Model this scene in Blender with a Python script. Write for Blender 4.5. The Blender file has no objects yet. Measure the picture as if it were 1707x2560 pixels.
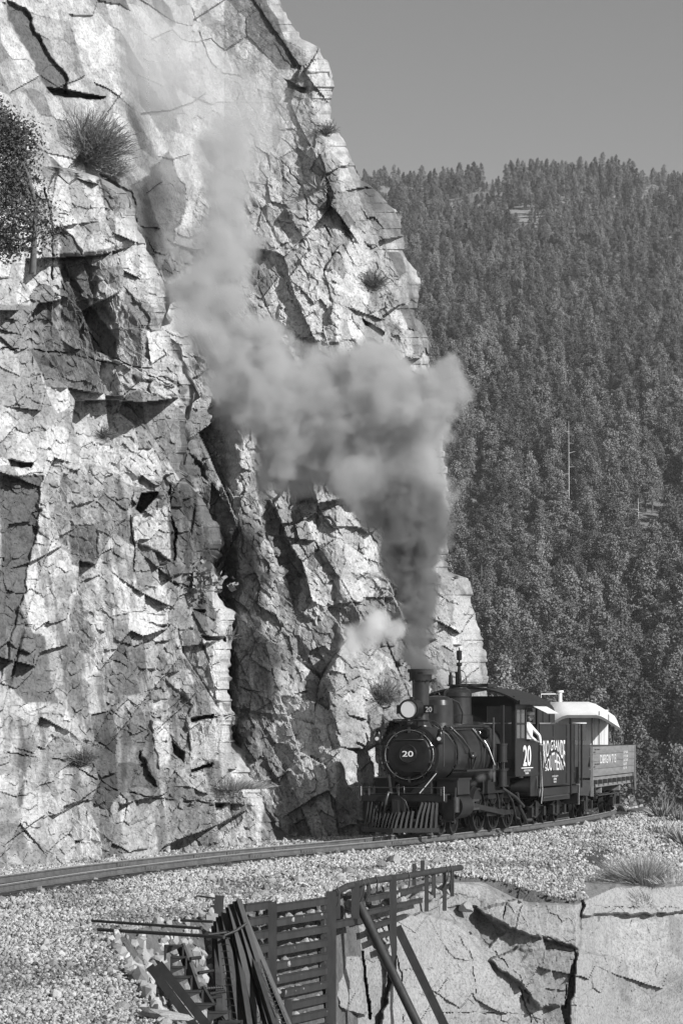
import bpy, math, random
import numpy as np
from mathutils import Matrix, Vector, Euler
R = math.radians
random.seed(7); np.random.seed(7)
S = bpy.context.scene
COL = S.collection
# ------------------------------------------------------------------ camera
F = 7500.0; CX = 853.5; HY = 1815.0; CZ = 2.55          # focal length in photo pixels, horizon row, eye height
cd = bpy.data.cameras.new('camera'); cam = bpy.data.objects.new('camera', cd); COL.objects.link(cam)
cam.location = (0, 0, CZ); cam.rotation_euler = (R(90), 0, 0)
cd.sensor_fit = 'HORIZONTAL'; cd.sensor_width = 24; cd.lens = F * 24 / 1707
cd.shift_y = (HY - 1280) / 1707; cd.clip_start = 0.5; cd.clip_end = 6000
S.camera = cam
# ------------------------------------------------------------------ sky, sun, exposure
SUN_AZ, SUN_EL = 50, 29
W = bpy.data.worlds.new('World'); S.world = W; W.use_nodes = True
nt = W.node_tree; nt.nodes.clear()
sk = nt.nodes.new('ShaderNodeTexSky'); sk.sky_type = 'NISHITA'; sk.sun_disc = False
sk.sun_elevation = R(SUN_EL); sk.sun_rotation = R(180 - SUN_AZ); sk.dust_density = 2.0; sk.altitude = 2000
bw = nt.nodes.new('ShaderNodeSeparateColor'); bg = nt.nodes.new('ShaderNodeBackground'); wo = nt.nodes.new('ShaderNodeOutputWorld')
bg.inputs['Strength'].default_value = 0.108
nt.links.new(sk.outputs[0], bw.inputs[0]); nt.links.new(bw.outputs[0], bg.inputs[0]); nt.links.new(bg.outputs[0], wo.inputs[0])
sd = bpy.data.lights.new('sun', 'SUN'); sun = bpy.data.objects.new('sun', sd); COL.objects.link(sun)
sd.energy = 5.0; sd.angle = R(0.5); sd.color = (1, 1, 1)
SV = Vector((math.cos(R(SUN_EL)) * math.sin(R(SUN_AZ)), -math.cos(R(SUN_EL)) * math.cos(R(SUN_AZ)), math.sin(R(SUN_EL))))
sun.rotation_euler = SV.to_track_quat('Z', 'Y').to_euler(); sun.location = SV * 60
S.view_settings.view_transform = 'Standard'; S.view_settings.look = 'None'
S.view_settings.exposure = 0.22; S.view_settings.gamma = 1.0; S.view_settings.use_curve_mapping = False
S.cycles.volume_bounces = 5; S.cycles.max_bounces = 7; S.cycles.diffuse_bounces = 1; S.cycles.transparent_max_bounces = 12
S.cycles.use_denoising = True; S.cycles.volume_step_rate = 1.5; S.cycles.volume_max_steps = 256

# ------------------------------------------------------------------ numpy noise
def _h(ix, iy, seed):
    h = (ix.astype(np.int64) * 374761393 + iy.astype(np.int64) * 668265263 + seed * 974634777) & 0xffffffff
    h = ((h ^ (h >> 13)) * 1274126177) & 0xffffffff
    h = ((h ^ (h >> 16)) * 2246822519) & 0xffffffff
    return ((h ^ (h >> 15)) & 0xffffff) / float(0xffffff)
def vnoise(x, y, seed=0):
    ix = np.floor(x); iy = np.floor(y); fx = x - ix; fy = y - iy
    fx = fx * fx * (3 - 2 * fx); fy = fy * fy * (3 - 2 * fy)
    a = _h(ix, iy, seed); b = _h(ix + 1, iy, seed); c = _h(ix, iy + 1, seed); d = _h(ix + 1, iy + 1, seed)
    return (a + (b - a) * fx) * (1 - fy) + (c + (d - c) * fx) * fy
def fbm(x, y, seed=0, oct=4, g=0.5):
    s = 0; a = 1; n = 0
    for k in range(oct):
        s = s + a * (vnoise(x * 2 ** k, y * 2 ** k, seed + 17 * k) - 0.5); n += a; a *= g
    return s / n * 2
def cells(x, y, seed=0, jit=0.9):
    ix = np.floor(x); iy = np.floor(y)
    f1 = np.full(x.shape, 1e9); f2 = np.full(x.shape, 1e9)
    dx1 = np.zeros(x.shape); dy1 = np.zeros(x.shape); cx = np.zeros(x.shape); cy = np.zeros(x.shape)
    for i in (-1, 0, 1):
        for j in (-1, 0, 1):
            a = ix + i; b = iy + j
            sx = a + 0.5 + (_h(a, b, seed) - 0.5) * jit; sy = b + 0.5 + (_h(a, b, seed + 5) - 0.5) * jit
            dx = x - sx; dy = y - sy; d = np.sqrt(dx * dx + dy * dy)
            n = d < f1
            f2 = np.where(n, f1, np.minimum(f2, d)); f1 = np.where(n, d, f1)
            dx1 = np.where(n, dx, dx1); dy1 = np.where(n, dy, dy1); cx = np.where(n, a, cx); cy = np.where(n, b, cy)
    return dx1, dy1, f2 - f1, cx, cy
def sstep(a, b, x):
    t = np.clip((x - a) / (b - a), 0, 1); return t * t * (3 - 2 * t)

# ------------------------------------------------------------------ scene helpers
def tag(o, label=None, cat=None, group=None, kind=None):
    if label: o['label'] = label
    if cat: o['category'] = cat
    if group: o['group'] = group
    if kind: o['kind'] = kind
    return o
def thing(name, label, cat, loc=(0, 0, 0), rotz=0.0, group=None):
    o = bpy.data.objects.new(name, None); o.location = loc; o.rotation_euler = (0, 0, rotz); o.empty_display_size = 0.2
    COL.objects.link(o); return tag(o, label, cat, group)
class MB:
    def __init__(s): s.v = []; s.f = []; s.sm = []
    def add(s, vs, fs, smooth=False):
        n = len(s.v); s.v += [tuple(p) for p in vs]; s.f += [tuple(i + n for i in f) for f in fs]; s.sm += [smooth] * len(fs); return s
    def box(s, c, d, rot=None):
        c = Vector(c); P = []
        for z in (-.5, .5):
            for x, y in ((-.5, -.5), (.5, -.5), (.5, .5), (-.5, .5)):
                q = Vector((x * d[0], y * d[1], z * d[2]))
                if rot is not None: q = rot @ q
                P.append(c + q)
        return s.add(P, [(3, 2, 1, 0), (4, 5, 6, 7), (0, 1, 5, 4), (1, 2, 6, 5), (2, 3, 7, 6), (3, 0, 4, 7)])
    def beam(s, p0, p1, w, h, up=(0, 0, 1)):
        p0 = Vector(p0); p1 = Vector(p1); d = p1 - p0; y = d.normalized(); up = Vector(up)
        if abs(y.dot(up)) > .98: up = Vector((0, 1, 0))
        x = y.cross(up).normalized(); z = x.cross(y)
        return s.box((p0 + p1) / 2, (w, d.length, h), Matrix((x, y, z)).transposed())
    def _fr(s, a):
        a = a.normalized(); t = Vector((0, 0, 1)) if abs(a.z) < .9 else Vector((1, 0, 0))
        x = a.cross(t).normalized(); return x, a.cross(x)
    def lathe(s, p, axis, prof, n=20, smooth=True):
        p = Vector(p); a = Vector(axis).normalized(); x, y = s._fr(a)
        for k in range(len(prof) - 1):          # every band keeps its own ring so profile corners stay crisp
            P = []
            for t, r in prof[k:k + 2]:
                for i in range(n):
                    an = 2 * math.pi * i / n; P.append(p + a * t + (x * math.cos(an) + y * math.sin(an)) * r)
            s.add(P, [(i, (i + 1) % n, n + (i + 1) % n, n + i) for i in range(n)], smooth)
        return s
    def cyl(s, p0, p1, r0, r1=None, n=16, caps=True):
        p0 = Vector(p0); p1 = Vector(p1); r1 = r0 if r1 is None else r1; L = (p1 - p0).length
        pr = [(0, r0), (L, r1)]
        if caps: pr = [(0, 1e-4)] + pr + [(L, 1e-4)]
        return s.lathe(p0, p1 - p0, pr, n)
    def tube(s, pts, r, n=8):
        pts = [Vector(p) for p in pts]; P = []; m = len(pts); x = None
        for i, p in enumerate(pts):
            a = (pts[min(i + 1, m - 1)] - pts[max(i - 1, 0)]).normalized()
            if x is None: x, y = s._fr(a)
            x = (x - a * x.dot(a)).normalized(); y = a.cross(x); rr = r[i] if isinstance(r, (list, tuple)) else r
            P += [p + (x * math.cos(2 * math.pi * k / n) + y * math.sin(2 * math.pi * k / n)) * rr for k in range(n)]
        fs = [(j * n + k, j * n + (k + 1) % n, (j + 1) * n + (k + 1) % n, (j + 1) * n + k) for j in range(m - 1) for k in range(n)]
        s.add(P, fs, True); s.add([P[k] for k in range(n)], [tuple(reversed(range(n)))]); s.add(P[-n:], [tuple(range(n))]); return s
    def prism(s, poly, o, ax, ay, az):
        o = Vector(o); ax = Vector(ax); ay = Vector(ay); az = Vector(az); n = len(poly)
        P = [o + ax * a + ay * b for a, b in poly]; P += [q + az for q in P]
        return s.add(P, [tuple(reversed(range(n))), tuple(range(n, 2 * n))] + [(i, (i + 1) % n, n + (i + 1) % n, n + i) for i in range(n)])
    def ibeam(s, p0, p1, w, h, t, side=(1, 0, 0)):
        p0 = Vector(p0); p1 = Vector(p1); a = p1 - p0; an = a.normalized(); x = Vector(side); x = (x - an * x.dot(an)).normalized(); y = an.cross(x)
        W, H = w / 2, h / 2; q = t / 2
        poly = [(-W, -H), (W, -H), (W, -H + t), (q, -H + t), (q, H - t), (W, H - t), (W, H), (-W, H), (-W, H - t), (-q, H - t), (-q, -H + t), (-W, -H + t)]
        P = [p0 + x * u + y * v for u, v in poly]; n = 12; P += [q_ + a for q_ in P]
        caps = [[0, 1, 2, 11], [3, 4, 9, 10], [8, 5, 6, 7]]; caps = [(0, 1, 2, 3, 10, 11), (3, 4, 9, 10), (4, 5, 6, 7, 8, 9)]
        return s.add(P, [tuple(reversed(c)) for c in caps] + [tuple(i + n for i in c) for c in caps] + [(i, (i + 1) % n, n + (i + 1) % n, n + i) for i in range(n)])
    def sphere(s, c, r, n=12, sc=(1, 1, 1)):
        P = []; m = n // 2; c = Vector(c)
        for j in range(m + 1):
            th = math.pi * j / m
            for i in range(n):
                ph = 2 * math.pi * i / n; P.append(c + Vector((math.sin(th) * math.cos(ph) * sc[0], math.sin(th) * math.sin(ph) * sc[1], math.cos(th) * sc[2])) * r)
        return s.add(P, [(j * n + i, (j + 1) * n + i, (j + 1) * n + (i + 1) % n, j * n + (i + 1) % n) for j in range(m) for i in range(n)], True)
    def mesh(s, name, m, shift=None):
        me = bpy.data.meshes.new(name); v = s.v
        if shift is not None: v = [(a - shift[0], b - shift[1], c - shift[2]) for a, b, c in v]
        me.from_pydata(v, [], s.f); me.polygons.foreach_set('use_smooth', s.sm); me.materials.append(m); me.update(); return me
def part(name, mb, m, parent, label=None, world=False):
    sh = tuple(parent.location) if world else None
    me = mb.mesh(name, m, sh) if isinstance(mb, MB) else mb
    o = bpy.data.objects.new(name, me); COL.objects.link(o); o.parent = parent
    if label: o['label'] = label
    return o
def solo(name, mb, m, label, cat, loc, group=None, kind=None):   # one-mesh thing, its geometry given in world space
    o = bpy.data.objects.new(name, mb.mesh(name, m, loc)); o.location = loc; COL.objects.link(o); return tag(o, label, cat, group, kind)
def grid_mesh(name, P, m, tone=None, smooth=False):
    nr, nc = P.shape[:2]; me = bpy.data.meshes.new(name)
    idx = np.arange(nr * nc).reshape(nr, nc)
    q = np.stack([idx[:-1, :-1], idx[:-1, 1:], idx[1:, 1:], idx[1:, :-1]], -1).reshape(-1, 4)
    me.vertices.add(nr * nc); me.vertices.foreach_set('co', P.reshape(-1).astype(np.float32))
    me.loops.add(q.size); me.loops.foreach_set('vertex_index', q.reshape(-1).astype(np.int32))
    me.polygons.add(len(q)); me.polygons.foreach_set('loop_start', np.arange(0, q.size, 4, dtype=np.int32))
    me.polygons.foreach_set('use_smooth', np.full(len(q), smooth))
    me.update(calc_edges=True); me.materials.append(m)
    if tone is not None:
        a = me.attributes.new('tone', 'FLOAT', 'POINT'); a.data.foreach_set('value', tone.reshape(-1).astype(np.float32))
    return me
def W3(px, py, Y): return Vector(((px - CX) / F * Y, Y, CZ - (py - HY) / F * Y))   # point seen at a photo pixel, Y metres away

# ------------------------------------------------------------------ materials
def mat(name, base, rough=0.6, metal=0.0, var=0.0, scale=3.0, bump=0.0, bscale=None, emit=None, spec=0.5, stretch=(1, 1, 1), attr=None, rnd=0.0, dark=None, two=False):
    m = bpy.data.materials.new(name); m.use_nodes = True; t = m.node_tree; N = t.nodes; L = t.links
    b = N['Principled BSDF']; b.inputs['Base Color'].default_value = (base, base, base, 1)
    b.inputs['Roughness'].default_value = rough; b.inputs['Metallic'].default_value = metal; b.inputs['Specular IOR Level'].default_value = spec
    tc = N.new('ShaderNodeTexCoord'); mp = N.new('ShaderNodeMapping'); mp.inputs['Scale'].default_value = stretch
    L.new(tc.outputs['Object'], mp.inputs[0])
    val = None
    def mul(a, bb):
        x = N.new('ShaderNodeMath'); x.operation = 'MULTIPLY'
        for i, q in enumerate((a, bb)):
            if isinstance(q, (int, float)): x.inputs[i].default_value = q
            else: L.new(q, x.inputs[i])
        return x.outputs[0]
    def ramp(src, lo, hi, a=0.3, c=0.7):
        r = N.new('ShaderNodeMapRange'); r.inputs[1].default_value = a; r.inputs[2].default_value = c; r.inputs[3].default_value = lo; r.inputs[4].default_value = hi
        L.new(src, r.inputs[0]); return r.outputs[0]
    if attr:
        at = N.new('ShaderNodeAttribute'); at.attribute_name = attr; val = at.outputs['Fac']
    if var:
        n = N.new('ShaderNodeTexNoise'); n.inputs['Scale'].default_value = scale; n.inputs['Detail'].default_value = 6; n.inputs['Roughness'].default_value = 0.7
        L.new(mp.outputs[0], n.inputs['Vector']); v = ramp(n.outputs[0], 1 - var, 1 + var); val = mul(val if val is not None else base, v)
    if dark:   # (scale, threshold, factor): dark specks and lichen
        n = N.new('ShaderNodeTexNoise'); n.inputs['Scale'].default_value = dark[0]; n.inputs['Detail'].default_value = 4; n.inputs['Roughness'].default_value = 0.75
        L.new(mp.outputs[0], n.inputs['Vector']); v = ramp(n.outputs[0], dark[2], 1.0, dark[1] - .05, dark[1] + .05); val = mul(val if val is not None else base, v)
    if rnd:
        oi = N.new('ShaderNodeObjectInfo'); v = ramp(oi.outputs['Random'], 1 - rnd, 1 + rnd, 0, 1); val = mul(val if val is not None else base, v)
    if name == 'ballast_stone':
        at = N.new('ShaderNodeAttribute'); at.attribute_type = 'INSTANCER'; at.attribute_name = 'shade'; val = mul(val, at.outputs['Fac'])
    if val is not None: L.new(val, b.inputs['Base Color'])
    if bump:
        n = N.new('ShaderNodeTexNoise'); n.inputs['Scale'].default_value = bscale or scale * 3; n.inputs['Detail'].default_value = 5; n.inputs['Roughness'].default_value = 0.65
        L.new(mp.outputs[0], n.inputs['Vector']); bp = N.new('ShaderNodeBump'); bp.inputs['Strength'].default_value = 1; bp.inputs['Distance'].default_value = bump
        L.new(n.outputs[0], bp.inputs['Height']); L.new(bp.outputs[0], b.inputs['Normal'])
    if emit: b.inputs['Emission Color'].default_value = (1, 1, 1, 1); b.inputs['Emission Strength'].default_value = emit
    return m
rockM = mat('rock', .4, .85, attr='tone', var=.26, scale=11, bump=.022, bscale=14, spec=.2, dark=(17, .44, .55))
slabM = mat('rock_slab', .4, .85, attr='tone', var=.24, scale=12, bump=.02, bscale=12, spec=.2, dark=(24, .43, .62))
groundM = mat('gravel_bed', .3, .95, attr='tone', var=.35, scale=9, bump=.05, bscale=18, spec=.1)
stoneM = mat('ballast_stone', .39, .8, var=.12, scale=14, rnd=.42, spec=.2, bump=.004, bscale=60)
boulderM = mat('boulder_stone', .33, .85, var=.2, scale=4, rnd=.15, spec=.2, bump=.02, bscale=14, dark=(20, .42, .6))
darkrockM = mat('dark_boulder_stone', .12, .85, var=.3, scale=4, spec=.2, bump=.03, bscale=9)
steelM = mat('rusty_steel', .032, .6, .1, var=.4, scale=6, bump=.003, bscale=30, stretch=(1, 1, .3))
railM = mat('rail_steel', .11, .6, .1, var=.35, scale=5, bump=.002, bscale=30)
railtopM = mat('polished_rail_steel', .55, .4, .3)
tieM = mat('tie_wood', .05, .9, var=.4, scale=6, bump=.01, bscale=20)
blackM = mat('black_paint', .012, .33, .0, var=.6, scale=3.5, bump=.002, bscale=12, spec=.3)
jackM = mat('boiler_jacket_paint', .03, .32, .15, spec=.35, var=.45, scale=2.5, bump=.002, bscale=8)
greyM = mat('smokebox_graphite', .022, .42, .2, spec=.35, var=.2, scale=4, bump=.002, bscale=20)
sootM = mat('sooty_iron', .014, .7, .2, var=.3, scale=6)
pipeM = mat('pipe_metal', .07, .35, .6, var=.3, scale=8)
brightM = mat('bright_metal', .6, .22, .95)
whiteM = mat('white_paint', .8, .5)
creamM = mat('white_board_paint', .72, .6, var=.06, scale=4)
roofM = mat('canvas_white_roof', .72, .7, var=.07, scale=2)
glassM = mat('window_glass', .1, .06, .0, spec=1.0)
lensM = mat('headlight_reflector', .82, .35, .25)
woodM = mat('grey_weathered_plank', .17, .8, var=.3, scale=3, bump=.006, bscale=20, stretch=(3, .5, 3), rnd=.12)
carM = mat('car_end_grey_paint', .1, .6, var=.2, scale=3)
tenderM = mat('tender_paint', .018, .42, .1, var=.5, scale=2.5, bump=.002, bscale=9)
shirtM = mat('white_cotton', .75, .85, bump=.01, bscale=14)
skinM = mat('skin', .35, .6); capM = mat('dark_denim', .06, .9)
barkM = mat('pine_bark', .12, .95, var=.3, scale=4); deadM = mat('bleached_deadwood', .55, .9, var=.2, scale=6)
leafM = mat('pine_needles', .17, .9, var=.25, scale=.9, rnd=.5, spec=.05)
shrubM = mat('shrub_twigs', .15, .85, var=.3, scale=6, spec=.2); grassM = mat('dry_grass', .38, .85, var=.25, scale=8, spec=.2)
yuccaM = mat('yucca_leaf', .24, .55, var=.3, scale=5, spec=.4); junM = mat('juniper_leaf', .09, .85, var=.35, scale=3, spec=.2)
driftM = mat('dry_stick', .4, .9)

# ------------------------------------------------------------------ lettering (flat print), all strings evaluated at once
def make_texts(strs):
    tmp = []
    for s_ in strs:
        c = bpy.data.curves.new('t', 'FONT'); c.body = s_; c.size = 1; c.offset = .004 if len(s_) > 5 else .016; c.resolution_u = 3
        o = bpy.data.objects.new('t', c); COL.objects.link(o); tmp.append(o)
    dg = bpy.context.evaluated_depsgraph_get(); out = {}
    for s_, o in zip(strs, tmp):
        me = bpy.data.meshes.new_from_object(o.evaluated_get(dg)); v = np.array([tuple(q.co)[:2] for q in me.vertices])
        v = (v - v.min(0)) / (v.max(0) - v.min(0)); out[s_] = (v, [tuple(p.vertices) for p in me.polygons]); bpy.data.meshes.remove(me)
    for o in tmp: c = o.data; bpy.data.objects.remove(o); bpy.data.curves.remove(c)
    return out
TX = make_texts(['20', 'RIO GRANDE', 'SOUTHERN', 'D&RGW', '743', 'D&RGW 713', 'BALDWIN LOCOMOTIVE WORKS', 'CAPY 60000', 'LT WT 21800', 'CU FT', 'LOAD LIMIT', 'BUILT 1899', 'WEIGHT OF ENGINE', '34000', 'TOTAL', 'WATER CAPACITY', '3300', 'GALS', 'RGS'])
def text_mb(s_, fn, rot_bold=0):
    v, f = TX[s_]; mb = MB(); mb.add([fn(a, b) for a, b in v], f); return mb
def text_plane(s_, o, ax, ay):
    o = Vector(o); ax = Vector(ax); ay = Vector(ay); return text_mb(s_, lambda a, b: o + ax * a + ay * b)
# ------------------------------------------------------------------ track line (near rail, top of rail = z 0)
NR = np.array([(-14.5, 6), (-11.5, 20), (-8.3, 34), (-6.75, 42), (-5.47, 48.0), (-3.98, 53.9), (-2.05, 59.6), (0.0, 64.3), (2.2, 69.6), (3.95, 74.6), (4.9, 77.6), (6.1, 81.6), (7.25, 86.0), (8.2, 90.6), (8.6, 95), (8.5, 99.5), (7.9, 104)], float)
def dense(P, step=.25):
    out = []
    Q = np.vstack([2 * P[0] - P[1], P, 2 * P[-1] - P[-2]])
    for i in range(1, len(Q) - 2):
        n = max(2, int(np.linalg.norm(Q[i + 1] - Q[i]) / step))
        for k in range(n):
            t = k / n; out.append(.5 * ((2 * Q[i]) + (-Q[i - 1] + Q[i + 1]) * t + (2 * Q[i - 1] - 5 * Q[i] + 4 * Q[i + 1] - Q[i + 2]) * t * t + (-Q[i - 1] + 3 * Q[i] - 3 * Q[i + 1] + Q[i + 2]) * t ** 3))
    out.append(P[-1]); return np.array(out)
NRd = dense(NR)
tang = np.gradient(NRd, axis=0); tang /= np.linalg.norm(tang, axis=1)[:, None]
nrm = np.stack([tang[:, 1], -tang[:, 0]], 1)          # towards the camera side (right)
CLd = NRd - nrm * .49; FRd = NRd - nrm * .98
def near_track(X, Y):                                  # signed distance from the centre line, + on the camera side
    sh = X.shape; x = X.reshape(-1); y = Y.reshape(-1); out = np.zeros(len(x)); C = CLd[::3]; Nn = nrm[::3]
    for i in range(0, len(x), 20000):
        dx = x[i:i + 20000, None] - C[None, :, 0]; dy = y[i:i + 20000, None] - C[None, :, 1]; d2 = dx * dx + dy * dy; k = d2.argmin(1); r = np.arange(len(k))
        out[i:i + 20000] = dx[r, k] * Nn[k, 0] + dy[r, k] * Nn[k, 1]
    return out.reshape(sh)
# ------------------------------------------------------------------ ground: one sheet from the gravel shelf to the far ridge
EDGE = np.array([(-60, -60), (-1.0, -60), (-0.9, 12), (-1.25, 24), (-1.8, 30), (-2.45, 35), (-2.95, 38.6), (-2.7, 41), (-2.1, 43.2), (-1.75, 44.9), (-1.13, 44.9), (-.30, 47.1), (-.1, 48.1), (.65, 51.3), (1.8, 55.1), (2.9, 55.6), (4.3, 55.2), (5.3, 58), (6.83, 60.2), (9.4, 61), (10.2, 70), (10.0, 82), (9.9, 91), (10.3, 97), (9.5, 108), (5, 116), (-60, 116)], float)
def edge_dist(X, Y):                                   # + inside the shelf
    sh = X.shape; x = X.reshape(-1); y = Y.reshape(-1); best = np.full(len(x), 1e9); ins = np.zeros(len(x), bool); n = len(EDGE)
    for i in range(n):
        a = EDGE[i]; b = EDGE[(i + 1) % n]; ab = b - a; t = np.clip(((x - a[0]) * ab[0] + (y - a[1]) * ab[1]) / (ab @ ab), 0, 1)
        best = np.minimum(best, np.hypot(x - a[0] - t * ab[0], y - a[1] - t * ab[1]))
        c = ((a[1] > y) != (b[1] > y)); ins ^= c & (x < (b[0] - a[0]) * (y - a[1]) / (b[1] - a[1] + 1e-12) + a[0])
    return np.where(ins, best, -best).reshape(sh)
def hill(X, Y):
    h = np.interp(Y, [-100, 60, 100, 160, 250, 350, 700, 1100, 1170, 1500, 2200], [-6, -6, -9, -22, -32, -27, 82, 201, 205, 120, 40])
    h = h + fbm(X / 140, Y / 160, 3, 4) * 10 * sstep(200, 500, Y) + (fbm(X / 28, Y / 200 + 9, 4, 3) * 4) * sstep(250, 500, Y)
    h = h + np.interp(X * 1100 / np.maximum(Y, 300), [0, 40, 90, 128, 400], [4, 2, 3, -1, -40]) * sstep(500, 1000, Y)
    return h
def shelf(X, Y):
    z = -.15 - .05 * sstep(2, 4, np.abs(X - np.interp(Y, CLd[:, 1], CLd[:, 0]))) - .12 * sstep(42, 28, Y) - .5 * sstep(1.6, 4.2, X - (Y - 54) * .3) * sstep(52, 55, Y)
    return z + .035 * fbm(X * 1.3, Y * 1.3, 5, 3)
def ground_z(X, Y):
    e = edge_dist(X, Y); zs = shelf(X, Y); out = np.maximum(-e, 0)
    near = zs - np.minimum(out * np.where(X > -1.2, 14., 2.2), 4.4 + out * .12); w = sstep(4, 40, out)
    near = near + .25 * fbm(X * .8, Y * .8, 8, 3) * sstep(0, 2, out)
    return np.where(e > 0, zs, near * (1 - w) + hill(X, Y) * w)
def spread(a, b, st, lo, hi, g=1.12):
    c = list(np.arange(a, b + st, st)); s_ = st; x = c[-1]
    while x < hi: s_ *= g; x += s_; c.append(x)
    s_ = st; x = c[0]; l = []
    while x > lo: s_ *= g; x -= s_; l.append(x)
    return np.array(l[::-1] + c)
gx = spread(-9, 12, .22, -380, 520); gy = spread(24, 100, .22, -80, 1500, 1.022)
GX, GY = np.meshgrid(gx, gy); GZ = ground_z(GX, GY)
td = near_track(GX, GY); e_ = edge_dist(GX, GY)
gt = np.where(e_ > -.5, .13, np.where(GY > 130, .24 + .1 * fbm(GX / 5, GY / 9, 66, 3), .26)) * (1 + .3 * fbm(GX * 2, GY * 2, 6, 3))
gt = gt * np.where((np.abs(td) < 1.15), .45, 1.0)      # oil and rust along the track bed
patch = sstep(.0, .35, fbm(GX * .55 + 3, GY * .25, 12, 3)) * sstep(2.2, 3.5, GX - (GY - 54) * .2) * (e_ > 0)
gt = gt * (1 - .45 * patch)
g = bpy.data.objects.new('ground', grid_mesh('ground', np.stack([GX, GY, GZ], -1), groundM, gt, True)); COL.objects.link(g); tag(g, kind='structure')

# ------------------------------------------------------------------ cliffs
def poly_mask(px, py, poly, soft=6.0, wob=8, seed=1):
    x = px + wob * fbm(px / 22, py / 22, seed, 3); y = py + wob * fbm(px / 22, py / 22, seed + 50, 3)
    best = np.full(x.shape, 1e9); ins = np.zeros(x.shape, bool); n = len(poly)
    for i in range(n):
        a = poly[i]; b = poly[(i + 1) % n]; ax, ay = b[0] - a[0], b[1] - a[1]; t = np.clip(((x - a[0]) * ax + (y - a[1]) * ay) / (ax * ax + ay * ay), 0, 1)
        best = np.minimum(best, np.hypot(x - a[0] - t * ax, y - a[1] - t * ay))
        if a[1] != b[1]: ins ^= ((a[1] > y) != (b[1] > y)) & (x < ax * (y - a[1]) / ay + a[0])
    return sstep(-soft, soft, np.where(ins, best, -best))
def line_mask(px, py, pts, w, wob=5, seed=2):
    x = px + wob * fbm(px / 14, py / 14, seed, 3); y = py + wob * fbm(px / 14, py / 14, seed + 50, 3); best = np.full(x.shape, 1e9)
    for a, b in zip(pts[:-1], pts[1:]):
        ax, ay = b[0] - a[0], b[1] - a[1]; t = np.clip(((x - a[0]) * ax + (y - a[1]) * ay) / (ax * ax + ay * ay), 0, 1)
        best = np.minimum(best, np.hypot(x - a[0] - t * ax, y - a[1] - t * ay))
    return sstep(w, w * .2, best) * (1 if w > 3.4 else sstep(-.35, .1, fbm(px / 30, py / 30, seed + 7, 2)))
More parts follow.
